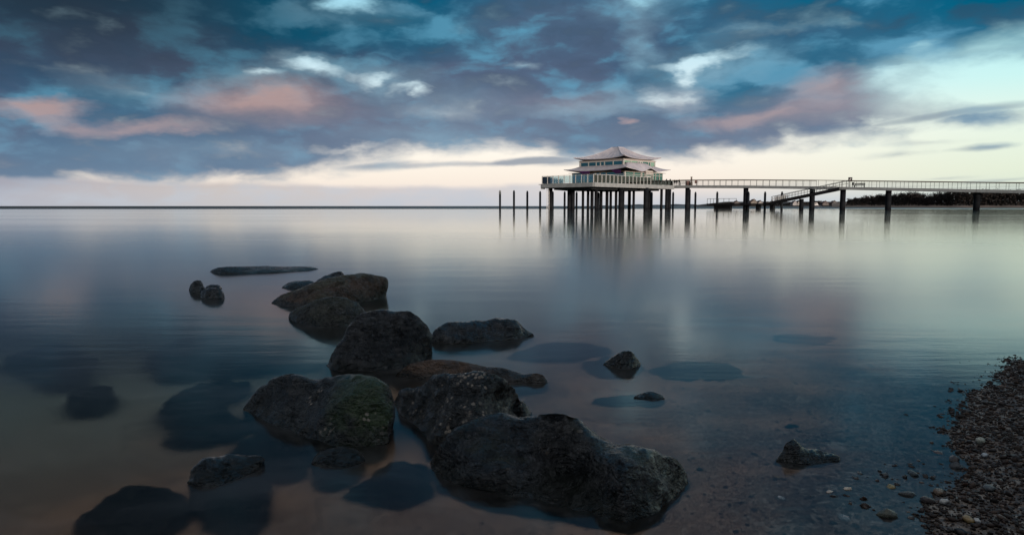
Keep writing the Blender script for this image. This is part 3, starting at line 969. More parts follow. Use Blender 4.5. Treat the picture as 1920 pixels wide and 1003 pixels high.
def ico(sub=1):
    bm = bmesh.new()
    bmesh.ops.create_icosphere(bm, subdivisions=sub, radius=1.0)
    bm.verts.ensure_lookup_table()
    V = np.array([v.co[:] for v in bm.verts])
    F = np.array([[v.index for v in f.verts] for f in bm.faces])
    bm.free()
    return V, F


def pebble_mat(name, wet=0.32):
    m = bpy.data.materials.new(name)
    m.use_nodes = True
    t = NT(m.node_tree)
    g = t.n('ShaderNodeNewGeometry')
    rnd = g.outputs['Random Per Island']
    c = t.ramp(rnd, [(0.0, (0.022, 0.022, 0.024)), (0.25, (0.045, 0.036, 0.032)), (0.42, (0.085, 0.060, 0.045)), (0.56, (0.055, 0.052, 0.052)), (0.68, (0.12, 0.066, 0.040)),
                     (0.80, (0.10, 0.088, 0.076)), (0.90, (0.17, 0.13, 0.10)), (0.965, (0.26, 0.22, 0.18)), (0.985, (0.50, 0.46, 0.42))])
    pos = t.n('ShaderNodeTexCoord').outputs['Object']
    c = t.mix(t.step(t.noise(pos, 180.0, 3.0), 0.4, 0.65, 0, 0.5), c, (0.03, 0.022, 0.018))
    c = t.mix(1.0, c, (0.36, 0.27, 0.225), blend='MULTIPLY')
    b = t.n('ShaderNodeBsdfPrincipled')
    t.put(b.inputs['Base Color'], c)
    t.put(b.inputs['Roughness'], t.step(t.m('FRACT', t.m('MULTIPLY', rnd, 7.31)), 0.0, 1.0, wet, 0.9, smooth=False))
    b.inputs['Specular IOR Level'].default_value = 0.35
    o = t.n('ShaderNodeOutputMaterial')
    t.t.links.new(b.outputs[0], o.inputs[0])
    return m


def pebbles(name, xs, ys, rs, sub=1, sink=0.25):
    V0, F0 = ico(sub)
    n = len(xs)
    q = rng.normal(size=(n, 4))
    q /= np.linalg.norm(q, axis=1)[:, None]
    a, b, c, d = q.T
    Rm = np.stack([np.stack([1 - 2 * (c * c + d * d), 2 * (b * c - a * d), 2 * (b * d + a * c)], -1),
                   np.stack([2 * (b * c + a * d), 1 - 2 * (b * b + d * d), 2 * (c * d - a * b)], -1),
                   np.stack([2 * (b * d - a * c), 2 * (c * d + a * b), 1 - 2 * (b * b + c * c)], -1)], 1)
    sc_ = np.stack([rng.uniform(0.8, 1.35, n), rng.uniform(0.65, 1.0, n), rng.uniform(0.45, 0.8, n)], -1) * rs[:, None]
    jit = rng.normal(1.0, 0.10, size=(n, len(V0), 1))
    L = V0[None] * sc_[:, None, :] * jit
    W = np.einsum('nij,nvj->nvi', Rm, L)
    W[..., 2] *= 0.75
    W[..., 0] += xs[:, None]
    W[..., 1] += ys[:, None]
    W[..., 2] += (ground_z(xs, ys) + rs * sink)[:, None]
    F = (F0[None] + (np.arange(n) * len(V0))[:, None, None]).reshape(-1, 3)
    me = bpy.data.meshes.new(name)
    me.vertices.add(n * len(V0))
    me.vertices.foreach_set('co', W.astype(np.float32).ravel())
    me.loops.add(F.size)
    me.loops.foreach_set('vertex_index', F.astype(np.int32).ravel())
    me.polygons.add(len(F))
    me.polygons.foreach_set('loop_start', np.arange(0, F.size, 3, dtype=np.int32))
    me.update()
    me.shade_smooth()
    return me


M_PEB = pebble_mat('wet_pebbles')
cand = 330000
cx_ = rng.uniform(-1.6, 4.6, cand)
cy_ = rng.uniform(1.0, 5.4, cand)
dd = shore_d(cx_, cy_)
fr_x = cx_ / np.maximum(cy_, 0.1)
keep = (fr_x < 0.95) & (fr_x > -0.85)
prob = np.where(dd < 0, 1.0, np.exp(-dd / 0.13) * 0.8 + 0.11 * np.exp(-dd / 0.7))
prob *= np.clip(1.5 - 0.20 * cy_, 0.35, 1.0)
prob *= np.where(dd > -2.2, 1, 0)
keep &= rng.random(cand) < prob * 0.85
xs, ys = cx_[keep], cy_[keep]
rs = np.clip(rng.lognormal(math.log(0.0042), 0.48, len(xs)), 0.0022, 0.015)
gravel = obj('gravel', pebbles('gravel', xs, ys, rs), None, M_PEB)
tag(gravel, 'small wet brown and grey pebbles covering the shore', 'gravel', kind='stuff')

# single stones that can be told apart at the water's edge
STONES = [  # px, py, radius, colour, label
    (1590, 917, 0.014, (0.62, 0.50, 0.38), 'pale cream pebble in the shallows, rounder of two light ones'),
    (1555, 923, 0.012, (0.55, 0.47, 0.40), 'pale flat pebble just left of the round cream one'),
    (1464, 937, 0.018, (0.40, 0.40, 0.40), 'whitish grey pebble under shallow water at lower right'),
    (1458, 899, 0.016, (0.34, 0.20, 0.09), 'ochre pebble in front of the jagged black stone'),
    (1671, 914, 0.019, (0.25, 0.18, 0.06), 'ochre yellow stone at the edge of the shingle'),
    (1562, 906, 0.014, (0.03, 0.03, 0.035), 'small black pebble above the two pale ones'),
    (1701, 927, 0.022, (0.05, 0.052, 0.05), 'dark grey stone right below the ochre yellow one'),
    (1712, 889, 0.020, (0.035, 0.05, 0.055), 'pointed dark stone breaking the shallow water'),
    (1734, 850, 0.017, (0.20, 0.15, 0.07), 'yellow brown stone farthest out of the water edge stones'),
    (1758, 851, 0.020, (0.09, 0.05, 0.04), 'reddish dark stone beside the yellow brown one'),
    (1722, 866, 0.016, (0.06, 0.045, 0.042), 'dull brown stone left among the water edge stones'),
    (1790, 863, 0.026, (0.055, 0.04, 0.038), 'broad dark brown stone half out of the water'),
    (1794, 875, 0.026, (0.04, 0.042, 0.046), 'angular charcoal stone at the start of the dry shingle'),
    (1660, 890, 0.014, (0.04, 0.038, 0.038), 'small dark pebble alone in the shallows'),
    (1612, 888, 0.013, (0.05, 0.045, 0.042), 'small brown pebble near the jagged black stone'),
    (1604, 897, 0.013, (0.045, 0.042, 0.04), 'little dark pebble below the small brown one'),
    (1662, 965, 0.028, (0.075, 0.075, 0.05), 'flat olive stone at the bottom right, largest of the shore stones'),
    (1812, 771, 0.018, (0.03, 0.032, 0.035), 'black stone in the water off the upper shingle'),
    (1848, 754, 0.018, (0.05, 0.045, 0.042), 'brown stone at the upper water edge'),
    (1838, 826, 0.020, (0.42, 0.42, 0.34), 'pale greenish stone at the edge of the dark shingle'),
    (1846, 853, 0.016, (0.46, 0.48, 0.50), 'flat white stone lying on the wet shingle'),
    (1770, 940, 0.015, (0.50, 0.48, 0.45), 'small white pebble on the lower shingle'),
    (1815, 973, 0.018, (0.30, 0.19, 0.07), 'orange brown pebble on the lower shingle'),
    (1832, 975, 0.013, (0.52, 0.50, 0.47), 'white pebble right beside the orange brown one'),
    (1583, 974, 0.020, (0.36, 0.38, 0.38), 'long pale shell like stone under shallow water'),
    (1760, 922, 0.020, (0.16, 0.10, 0.06), 'tan stone in the middle of the lower shingle'),
    (1855, 915, 0.021, (0.08, 0.085, 0.088), 'grey stone in the middle of the right shingle'),
    (1740, 938, 0.024, (0.045, 0.03, 0.028), 'dark red stone at the inner edge of the shingle'),
]
V0, F0 = ico(2)
for k, (px, py, r, colr, lab) in enumerate(STONES):
    p = G(px, py, 0.0)
    for _ in range(4):
        p = G(px, py, gz(p.x, p.y) + 0.3 * r)
    rr = np.random.default_rng(100 + k)
    S = np.array([rr.uniform(1.05, 1.4), rr.uniform(0.75, 1.0), rr.uniform(0.5, 0.75)]) * r * 0.82
    nm = np.array([0.86 + 0.5 * (mnoise.noise(Vector(v) * 1.6 + Vector((k * 3.1, 0, 0))) + 0.3) for v in V0])
    VV = V0 * S * nm[:, None]
    m_ = mat('stone_colour', colr, tuple(x * 0.65 for x in colr), rough=0.35, scale=60.0, bump=0.3, bscale=160)
    o = obj('shore_stone', mesh('shore_stone', VV.tolist(), F0.tolist()), None, m_, loc=(p.x, p.y, gz(p.x, p.y) + r * 0.28), rotz=rr.uniform(0, 6.2), smooth=True)
    tag(o, lab, 'stone', 'single stones at the water edge')

# ------------------------------------------------------------------ pier materials
M_CONC = mat('pale_concrete', (0.42, 0.44, 0.43), (0.33, 0.345, 0.34), rough=0.75, scale=0.8, bump=0.15, bscale=6)
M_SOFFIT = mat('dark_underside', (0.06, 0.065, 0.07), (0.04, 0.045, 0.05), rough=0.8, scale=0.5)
M_PILE = mat('dark_steel_pile', (0.018, 0.020, 0.023), (0.009, 0.010, 0.013), rough=0.75, scale=0.9, bump=0.2, bscale=5, spec=0.12)
M_MOOR = mat('tarred_mooring_post', (0.030, 0.036, 0.042), (0.018, 0.022, 0.028), rough=0.75, scale=1.5, bump=0.2, bscale=9, spec=0.12)
M_WHITE = mat('white_paint', (0.78, 0.76, 0.72), (0.66, 0.64, 0.61), rough=0.5, scale=1.2)
M_STEELR = mat('grey_railing_steel', (0.16, 0.17, 0.17), (0.11, 0.12, 0.12), rough=0.45, scale=2.0, metal=0.3)
M_WIRE = mat('light_wire', (0.45, 0.46, 0.45), rough=0.4, metal=0.6)
M_ROOF = mat('pale_zinc_roof', (0.62, 0.58, 0.60), (0.50, 0.47, 0.50), rough=0.55, scale=0.6, bump=0.1, bscale=3)
M_EAVE = mat('timber_soffit', (0.34, 0.24, 0.16), (0.24, 0.17, 0.12), rough=0.6, scale=1.0)
M_FRAME = mat('cream_window_frame', (0.70, 0.68, 0.62), (0.58, 0.57, 0.52), rough=0.5)
M_CREAM = mat('cream_wall_panel', (0.70, 0.66, 0.60), (0.60, 0.57, 0.54), rough=0.6)
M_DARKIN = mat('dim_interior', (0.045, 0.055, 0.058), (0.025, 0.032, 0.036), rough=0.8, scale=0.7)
M_FLOOR = mat('teak_floor', (0.12, 0.08, 0.055), rough=0.6)
M_GLASS = glass_mat('teal_glass', (0.16, 0.50, 0.48), 0.14, gcol=(0.5, 1.0, 0.95))
M_GLASSP = glass_mat('pale_green_glass', (0.45, 0.70, 0.58), 0.45, gcol=(0.75, 1.0, 0.85))
M_SCREEN = glass_mat('clear_screen_glass', (0.78, 0.88, 0.88), 0.03)
M_PURPLE = mat('purple_canvas', (0.30, 0.10, 0.42), (0.24, 0.07, 0.34), rough=0.7)
M_WOODB = mat('red_brown_timber', (0.13, 0.040, 0.022), (0.08, 0.026, 0.016), rough=0.6, scale=4)
M_POSTW = mat('weathered_timber', (0.17, 0.13, 0.10), (0.11, 0.085, 0.065), rough=0.7, scale=4)
M_DARK = mat('dark_painted_metal', (0.018, 0.018, 0.020), rough=0.7, spec=0.15)

S45 = math.sqrt(0.5)
E1, E2 = Vector((S45, S45, 0)), Vector((-S45, S45, 0))
Z_DECK = 6.15

# ------------------------------------------------------------------ platform on piles
P0 = P(1113, 345, 160)
P0.z = 0


def pf(a, b, z=0.0):
    v = P0 + E1 * a + E2 * b
    return Vector((v.x, v.y, z))


plat = thing('pier_platform', 'broad pale platform on many dark piles carrying the teahouse', 'platform', loc=pf(15, 8))
PC = plat.location.copy()


def rel(v, c):
    return (v[0] - c[0], v[1] - c[1], v[2] - c[2])


poly = [(-2.3, -1.8), (31.5, -1.8), (31.5, 20.0), (12.0, 20.0), (-2.3, 14.3)]
pw = [rel(pf(a, b), PC)[:2] for a, b in poly]
part('deck', prism(pw, Z_DECK - 0.16, Z_DECK), M_FLOOR, plat)
inn = [rel(pf(a, b), PC)[:2] for a, b in ((0.6, 1.0), (29, 1.0), (29, 18), (12, 18), (0.6, 12.8))]
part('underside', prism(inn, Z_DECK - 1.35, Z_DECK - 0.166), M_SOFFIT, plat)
n = len(poly)
for i in range(n):
    a, b = pf(*poly[i], Z_DECK - 0.42), pf(*poly[(i + 1) % n], Z_DECK - 0.42)
    L = (b - a).length
    k = max(1, round(L / 8.0))
    for j in range(k):
        q0 = a.lerp(b, j / k) + (b - a).normalized() * 0.02
        q1 = a.lerp(b, (j + 1) / k) - (b - a).normalized() * 0.02
        nrm = (b - a).normalized().cross(Vector((0, 0, 1)))
        part('edge_beam', bar(rel(q0 + nrm * 0.10, PC), rel(q1 + nrm * 0.10, PC), 0.30, 0.95), M_CONC, plat)
PILE_M = {}


def pile_mesh(r, h):
    key = (round(r, 2), round(h, 2))
    if key not in PILE_M:
        me = mesh('pile', *lathe([(r, -3.0), (r, 0.25), (r * 0.985, 0.4), (r * 0.985, h)], 18))
        me.materials.append(M_PILE)
        me.shade_smooth()
        PILE_M[key] = me
    return PILE_M[key]


for px, D, r in ((1032, 170, .52), (1067.5, 172, .52), (1074, 168, .52), (1093, 174, .34), (1102.5, 178, .36), (1110, 168, .42), (1117.5, 164, .42), (1127, 180, .40),
                 (1138, 172, .40), (1145, 184, .36), (1155, 176, .36), (1164, 168, .62), (1168, 178, .40), (1180, 178, .42), (1188, 186, .36), (1211, 172, .62), (1217, 184, .50),
                 (1240, 180, .36), (1250, 180, .46), (1255, 184, .46), (1292, 190, .40)):
    q = P(px, 380, D)
    obj('pile', pile_mesh(r, Z_DECK - 0.75), plat, loc=rel((q.x, q.y, 0), PC))
# pile ladder at the left end
q = P(1027.5, 380, 169)
lad = obj('ladder', mesh('ladder', *join(*[bar(rel((q.x + sx_ * .28, q.y, -0.5), PC), rel((q.x + sx_ * .28, q.y, 5.4), PC), .09, .09) for sx_ in (-1, 1)])), plat, M_WHITE)
for k in range(15):
    part('rung', bar(rel((q.x - .24, q.y, 0.3 + k * .35), PC), rel((q.x + .24, q.y, 0.3 + k * .35), PC), .07, .09), M_WHITE, lad)
q = P(1018, 351, 169)
part('service_box', box(*rel((q.x, q.y, q.z), PC), 1.0, 0.8, 1.05), M_CONC, plat)
part('service_ledge', box(*rel((q.x - .1, q.y, q.z + .62), PC), 1.9, 1.0, .12), M_STEELR, plat)

POST_CACHE = {}


def post(parent, c, at, h, wd, material, name='post'):
    key = (round(h, 2), round(wd, 3), material.name)
    if key not in POST_CACHE:
        me = mesh(name, *box(0, 0, h / 2, wd, wd, h, 0.785))
        me.materials.append(material)
        POST_CACHE[key] = me
    return obj(name, POST_CACHE[key], parent, loc=rel(at, c))


def screen(parent, c, a, b, z, h, step, wd, pmat, glass=True, wires=0, hand=0.07, hmat=None):
    """a railing from a to b: posts, handrail, and glass panes or wires"""
    a, b = Vector((a[0], a[1], z if not isinstance(z, tuple) else z[0])), Vector((b[0], b[1], z if not isinstance(z, tuple) else z[1]))
    L = (b - a).length
    k = max(1, round(L / step))
    rail = obj('railing', mesh('handrail', *bar(rel(a + Vector((0, 0, h)), c), rel(b + Vector((0, 0, h)), c), hand, hand)), parent, hmat or pmat)
    for j in range(k + 1):
        post(rail, c, a.lerp(b, j / k), h, wd, pmat)
    if glass:
        for j in range(k):
            p, q_ = a.lerp(b, (j + .06) / k), a.lerp(b, (j + .94) / k)
            part('glass_pane', bar(rel(p + Vector((0, 0, h * .5)), c), rel(q_ + Vector((0, 0, h * .5)), c), 0.02, h * .86), M_SCREEN, rail)
    for j in range(wires):
        hz = h * (j + 1) / (wires + 1)
        part('wire', bar(rel(a + Vector((0, 0, hz)), c), rel(b + Vector((0, 0, hz)), c), 0.025, 0.025), M_WIRE, rail)
    return rail


screen(plat, PC, pf(-2.2, 14.2), pf(-2.2, -1.7), Z_DECK, 1.95, 1.75, 0.15, M_WHITE)
screen(plat, PC, pf(-2.2, -1.7), pf(21, -1.7), Z_DECK, 1.95, 1.55, 0.13, M_WHITE)
screen(plat, PC, pf(21, -1.7), pf(31.2, -1.7), Z_DECK, 1.35, 1.7, 0.09, M_STEELR)
screen(plat, PC, pf(12, 19.8), pf(-2.2, 14.2), Z_DECK, 1.75, 1.7, 0.11, M_STEELR)

# ------------------------------------------------------------------ teahouse
tcen = P(1157, 350, 181)
tea = thing('teahouse', 'two storey glass teahouse with curved pale pagoda roofs on the platform', 'teahouse', loc=(tcen.x, tcen.y, Z_DECK), rotz=math.pi / 4)


def roof_mesh(name, ho, hi, ze, zt, up, p=1.7, wave=None, th=0.16, nt=28, nr=12):
    """four curved roof sides, eaves swept up at the corners; solid slab of thickness th"""
    V, F = [], []
    for side in range(4):
        base = len(V)
        ca, sa = [(1, 0), (0, 1), (-1, 0), (0, -1)][side]
        for lay in (0, 1):
            for j in range(nr + 1):
                r = j / nr
                for i in range(nt + 1):
                    t = -1 + 2 * i / nt
                    h = hi + (ho - hi) * r
                    h *= 1 + 0.035 * r * abs(t) ** 4
                    z = ze + (zt - ze) * (1 - r) ** p + up * r * r * abs(t) ** 2.6
                    if wave:
                        z += wave(side, t, r)
                    x, y = h * t, -h
                    V.append((x * ca - y * sa, x * sa + y * ca, z - lay * th))
        m = (nr + 1) * (nt + 1)
        for j in range(nr):
            for i in range(nt):
                q = base + j * (nt + 1) + i
                F.append((q, q + nt + 1, q + nt + 2, q + 1))
                F.append((q + m, q + m + 1, q + m + nt + 2, q + m + nt + 1))
        for i in range(nt):
            q = base + nr * (nt + 1) + i
            F.append((q, q + m, q + m + 1, q + 1))
            q = base + i
            F.append((q, q + 1, q + m + 1, q + m))
    return mesh(name, V, F)


def low_wave(side, t, r):
    if side != 0:
        return 0.0
    win = max(0.0, min(1.0, (t + 1.0) / 0.22)) * max(0.0, min(1.0, (0.55 - t) / 0.25))
    win = win * win * (3 - 2 * win)
    b = 1.05 * win * math.sin(math.pi * min(1.0, r * 0.75 + 0.22)) ** 1.2 * (1 - 0.75 * r)
    b += r * r * (0.62 * math.exp(-((t - 0.12) / 0.17) ** 2) - 0.30 * math.exp(-((t + 0.30) / 0.2) ** 2) - 0.25 * math.exp(-((t - 0.5) / 0.16) ** 2))
    return b


lr = obj('lower_roof', roof_mesh('lower_roof', 9.62, 6.9, 3.72, 5.05, 0.52, 1.25, low_wave), tea, M_ROOF, smooth=False)
ur = obj('upper_roof', roof_mesh('upper_roof', 7.85, 1.0, 6.70, 10.0, 0.58, 1.6), tea, M_ROOF)
# ridge cap
part('ridge_cap', box(0, 0, 9.98, 2.1, 2.1, 0.12), M_ROOF, ur)
for i, (sx_, sy_) in enumerate(((-1, -1), (1, -1), (1, 1), (-1, 1))):       # hips
    prev = None
    segs = []
    for j in range(9):
        r = j / 8
        h = (1.0 + 6.85 * r) * (1 + 0.035 * r)
        z = 6.70 + 3.30 * (1 - r) ** 1.6 + 0.58 * r * r + 0.04
        cur = (sx_ * h, sy_ * h, z)
        if prev:
            segs.append(bar(prev, cur, 0.16, 0.10))
        prev = cur
    part('hip_cap', join(*segs), M_ROOF, ur)
for j in range(1, 8):                                                     # standing seams on the two seen sides
    for side in (0, 3):
        t = -1 + 2 * j / 8
        segs, prev = [], None
        for i in range(9):
            r = abs(t) * 0.0 + 0.08 + 0.92 * i / 8
            h = (1.0 + 6.85 * r) * (1 + 0.035 * r * abs(t) ** 4)
            z = 6.70 + 3.30 * (1 - r) ** 1.6 + 0.58 * r * r * abs(t) ** 2.6 + 0.03
            x, y = h * t, -h
            ca, sa = [(1, 0), (0, 1), (-1, 0), (0, -1)][side]
            cur = (x * ca - y * sa, x * sa + y * ca, z)
            if prev:
                segs.append(bar(prev, cur, 0.05, 0.06))
            prev = cur
        part('roof_seam', join(*segs), M_ROOF, ur)
# timber soffits just under the eaves
part('soffit', prism([(-9.1, -9.1), (9.1, -9.1), (9.1, 9.1), (-9.1, 9.1)], 3.20, 3.26), M_EAVE, tea)
part('soffit', prism([(-7.3, -7.3), (7.3, -7.3), (7.3, 7.3), (-7.3, 7.3)], 6.30, 6.36), M_EAVE, tea)
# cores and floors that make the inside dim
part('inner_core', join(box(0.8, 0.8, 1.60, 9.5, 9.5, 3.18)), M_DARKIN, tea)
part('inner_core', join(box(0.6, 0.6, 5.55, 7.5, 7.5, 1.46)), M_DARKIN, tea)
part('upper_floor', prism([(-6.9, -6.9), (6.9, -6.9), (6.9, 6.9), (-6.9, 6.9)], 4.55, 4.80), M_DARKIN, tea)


def side_pt(side, h, u, z, off=0.0):
    """point on a facade: side 0 faces right-front (local -y), side 3 left-front (local -x)"""
    if side == 0:
        return (u, -h - off, z)
    if side == 1:
        return (h + off, u, z)
    if side == 2:
        return (-u, h + off, z)
    return (-h - off, u, z)            # u runs from the front corner to the left


def panel(side, h, u0, u1, z0, z1, th, off=0.0):
    a = side_pt(side, h, u0, (z0 + z1) / 2, off)
    b = side_pt(side, h, u1, (z0 + z1) / 2, off)
    return bar(a, b, th, z1 - z0)


def window(side, h, u0, u1, z0, z1, glass, fr=0.09, fmat=None, name='window', transom=None):
    bars = [panel(side, h, u0, u0 + fr, z0, z1, .16), panel(side, h, u1 - fr, u1, z0, z1, .16),
            panel(side, h, u0 + fr, u1 - fr, z0, z0 + fr, .16), panel(side, h, u0 + fr, u1 - fr, z1 - fr, z1, .16)]
    if transom:
        bars.append(panel(side, h, u0 + fr, u1 - fr, transom, transom + .10, .18))
    f = part(name, join(*bars), fmat or M_FRAME, tea)
    part('pane', panel(side, h, u0 + fr, u1 - fr, z0 + fr, z1 - fr, .03), glass, f)
    return f


HL, HU = 8.45, 6.95
lx = lambda px: -HL + (1156.5 - px) / (1156.5 - 1071.5) * 2 * HL      # left facade, lower
rx_ = lambda px: -HL + (px - 1157.0) / (1245.0 - 1157.0) * 2 * HL     # right facade, lower
cuts = [1156.0, 1128.5, 1118.8, 1111.5, 1099.5, 1092.3, 1072.5]
for a, b in zip(cuts[:-1], cuts[1:]):
    window(3, HL, lx(a) + .06, lx(b) - .06, 0.05, 3.15, M_GLASS, transom=2.45)
cuts = [1158.0, 1176.7, 1193.0]
for a, b in zip(cuts[:-1], cuts[1:]):
    window(0, HL, rx_(a) + .06, rx_(b) - .06, 0.05, 3.15, M_GLASS, transom=2.45)
window(0, HL, rx_(1195.2), rx_(1201.5), 0.05, 3.15, M_GLASS, transom=2.45)
for a, b in ((1220, 1227.2), (1227.8, 1236.5), (1237, 1244.6)):
    window(0, HL, rx_(a), rx_(b), 0.05, 3.15, M_GLASS, transom=2.45)
# entrance bay
part('entrance_panel', panel(0, HL, rx_(1202.2), rx_(1219.6), 2.75, 3.72, .30, .22), M_CREAM, tea)
for px in (1202.4, 1219.2):
    part('column', panel(0, HL, rx_(px) - .12, rx_(px) + .12, 0.0, 2.74, .26, .22), M_FRAME, tea)
dr = part('door', join(panel(0, HL, rx_(1206), rx_(1206.9), 0, 2.25, .2, .05), panel(0, HL, rx_(1215.3), rx_(1216.2), 0, 2.25, .2, .05),
                       panel(0, HL, rx_(1210.8), rx_(1211.4), 0, 2.10, .18, .05), panel(0, HL, rx_(1206.95), rx_(1215.25), 2.11, 2.25, .2, .05)), M_WHITE, tea)
part('pane', panel(0, HL, rx_(1206.95), rx_(1210.75), .04, 2.1, .03, .05), M_GLASS, dr)
part('pane', panel(0, HL, rx_(1211.45), rx_(1215.25), .04, 2.1, .03, .05), M_GLASS, dr)
part('handle', panel(0, HL, rx_(1211.7), rx_(1212.0), .9, 1.3, .08, .20), M_STEELR, dr)
window(0, HL, rx_(1203.5), rx_(1218.2), 2.27, 2.72, M_GLASS)
part('column', box(-HL, -HL, 1.6, .34, .34, 3.18), M_FRAME, tea)
part('column', panel(0, HL, rx_(1193.2), rx_(1194.8), 0, 3.16, .28, .05), M_FRAME, tea)
for s_ in (1, 2):                                                          # the two far sides
    for k in range(5):
        window(s_, HL, -HL + .3 + k * 3.3, -HL + .2 + (k + 1) * 3.3, 0.05, 3.15, M_GLASS, transom=2.45)
# upper storey
ulx = lambda px: -HU + (1155.0 - px) / (1155.0 - 1088.0) * 2 * HU
urx = lambda px: -HU + (px - 1155.0) / (1229.5 - 1155.0) * 2 * HU
cuts = [1154.0, 1140, 1126.8, 1120.6, 1114, 1102, 1089]
for a, b in zip(cuts[:-1], cuts[1:]):
    window(3, HU, ulx(a) + .03, ulx(b) - .03, 4.86, 5.98, M_GLASS)
part('fascia_panel', panel(3, HU, -HU, HU, 5.99, 6.48, .2), M_CREAM, tea)
part('fascia_panel', panel(3, HU, -HU, HU, 4.36, 4.85, .24), M_CREAM, tea)
cuts = [1156, 1172, 1188]
for a, b in zip(cuts[:-1], cuts[1:]):
    window(0, HU, urx(a) + .03, urx(b) - .03, 4.4, 6.1, M_GLASSP)
window(0, HU, urx(1188.6), urx(1193.5), 4.86, 6.1, M_GLASS, fr=.16, fmat=M_WHITE)
window(0, HU, urx(1193.6), urx(1198.5), 4.86, 6.1, M_GLASS, fr=.16, fmat=M_WHITE)
for a, b in ((1199, 1213), (1213.3, 1218), (1218.3, 1228.8)):
    window(0, HU, urx(a), urx(b), 4.4, 6.1, M_GLASSP if a > 1215 else M_GLASS)
part('fascia_panel', panel(0, HU, -HU + .12, HU, 6.11, 6.48, .2), M_CREAM, tea)
for s_ in (1, 2):
    part('fascia_panel', panel(s_, HU, -HU + .14, HU - .14, 5.99, 6.48, .2), M_CREAM, tea)
    for k in range(4):
        window(s_, HU, -HU + .25 + k * 3.4, -HU + .15 + (k + 1) * 3.4, 4.86, 5.98, M_GLASS)
for sx_, sy_ in ((-1, -1), (1, -1), (-1, 1), (1, 1)):
    part('corner_post', box(sx_ * HU, sy_ * HU, 5.4, .26, .26, 2.1), M_FRAME, tea)
# purple canvas hung under the lower eave of the left side
for (a, b) in ((1156, 1141), (1107, 1089)):
    u0, u1 = lx(a), lx(b)
    A = [side_pt(3, HL, u0 + .1, 3.35, 1.35), side_pt(3, HL, u1, 3.55, 1.35), side_pt(3, HL, u1 - .5, 2.75, .35), side_pt(3, HL, u0 + .7, 2.75, .35)]
    part('canvas', (A + [(x, y, z + .05) for x, y, z in A], [(0, 1, 2, 3), (7, 6, 5, 4), (0, 4, 5, 1), (1, 5, 6, 2), (2, 6, 7, 3), (3, 7, 4, 0)]), M_PURPLE, tea)

# ------------------------------------------------------------------ walkway to the shore
D0 = 180.0


def wk(k):                          # near edge of the walkway, in pile spacings from the platform
    return Vector((D0 * (0.2523 + 0.0646 * k), D0 * (1 - 0.0611 * k), 0))


WN = Vector((0.687, 0.727, 0.0))
soff = lambda k: float(np.interp(k, [-0.4, 0, 1, 2, 3, 4, 5, 6.5], [5.62, 5.60, 5.25, 4.74, 4.14, 3.52, 2.95, 2.1]))
walk = thing('pier_walkway', 'long pale footbridge on single dark piles leading to the shore', 'walkway', loc=tuple(wk(0)))
WC = walk.location.copy()
KS = [-0.35, 0, 1, 2, 2.42, 3, 4, 5, 6.2]
for a, b in zip(KS[:-1], KS[1:]):
    A, B = wk(a), wk(b)
    t = (B - A).normalized() * 0.03
    za, zb = soff(a), soff(b)
    for off, nm in ((0.0, 'edge_beam'), (3.6, 'edge_beam')):
        p, q = A + WN * off + t + Vector((0, 0, za + .33)), B + WN * off - t + Vector((0, 0, zb + .33))
        part(nm, bar(rel(p, WC), rel(q, WC), 0.25, 0.62), M_CONC, walk)
    p, q = A + WN * 1.8 + t + Vector((0, 0, za + .42)), B + WN * 1.8 - t + Vector((0, 0, zb + .42))
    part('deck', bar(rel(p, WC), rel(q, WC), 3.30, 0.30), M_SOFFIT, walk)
for k in (0, 1, 2, 2.42, 3, 4, 5):
    q = wk(k) + WN * 1.2
    obj('pile', pile_mesh(0.60, soff(k) + 0.25), walk, loc=rel((q.x, q.y, 0), WC))
for a, b in zip(KS[:-1], KS[1:]):
    for off in (0.05, 3.55):
        if off > 1 and a == 2:
            continue
        A, B = wk(a) + WN * off, wk(b) + WN * off
        screen(walk, WC, A, B, (soff(a) + .60, soff(b) + .60), 1.42, 1.68, 0.055, M_STEELR, glass=False, wires=4, hand=0.16, hmat=M_POSTW)

# ------------------------------------------------------------------ gangway and landing stage behind the walkway
gt, gb = P(1573, 354, 153), P(1446, 380.5, 163)
gang = thing('gangway', 'dark sloping gangway with thin rails running down behind the walkway', 'gangway', loc=(gb.x, gb.y, 0))
GC = gang.location.copy()
gdir = (gt - gb).normalized()
for off, nm in ((0.0, 'side_beam'), (1.8, 'side_beam')):
    part(nm, bar(rel(gb + WN * off, GC), rel(gt + WN * off, GC), 0.22, 0.62), M_DARK, gang)
part('tread_deck', bar(rel(gb + WN * .9 + Vector((0, 0, .1)), GC), rel(gt + WN * .9 + Vector((0, 0, .1)), GC), 1.55, 0.12), M_DARK, gang)
for off in (0.0, 1.8):
    a, b = gb + WN * off, gt + WN * off + gdir * 1.5
    r0 = part('railing', bar(rel(a + Vector((0, 0, 1.45)), GC), rel(b + Vector((0, 0, 1.45)), GC), .10, .10), M_STEELR, gang)
    part('middle_rail', bar(rel(a + Vector((0, 0, .85)), GC), rel(b + Vector((0, 0, .85)), GC), .06, .06), M_STEELR, r0)
    for j in range(13):
        post(r0, GC, a.lerp(b, j / 12), 1.45, .07, M_STEELR)
    for j in range(7):                 # white slats of the lower balustrade
        p = a.lerp(b, .02 + j * .028)
        post(r0, GC, p + Vector((0, 0, .3)), 1.0, .16, M_WHITE, 'slat')
for px, D in ((1501.5, 160),):
    q = P(px, 380, D) + WN * .4
    obj('pile', pile_mesh(0.50, 2.5), gang, loc=rel((q.x, q.y, 0), GC))
j0, j1 = P(1326, 383.5, 176), P(1452, 384.5, 163)
stage = thing('landing_stage', 'low dark landing stage with railing at the foot of the gangway', 'landing stage', loc=(j0.x, j0.y, 0))
JC = stage.location.copy()
zs = 1.25
ja, jb = Vector((j0.x, j0.y, zs)), Vector((j1.x, j1.y, zs))
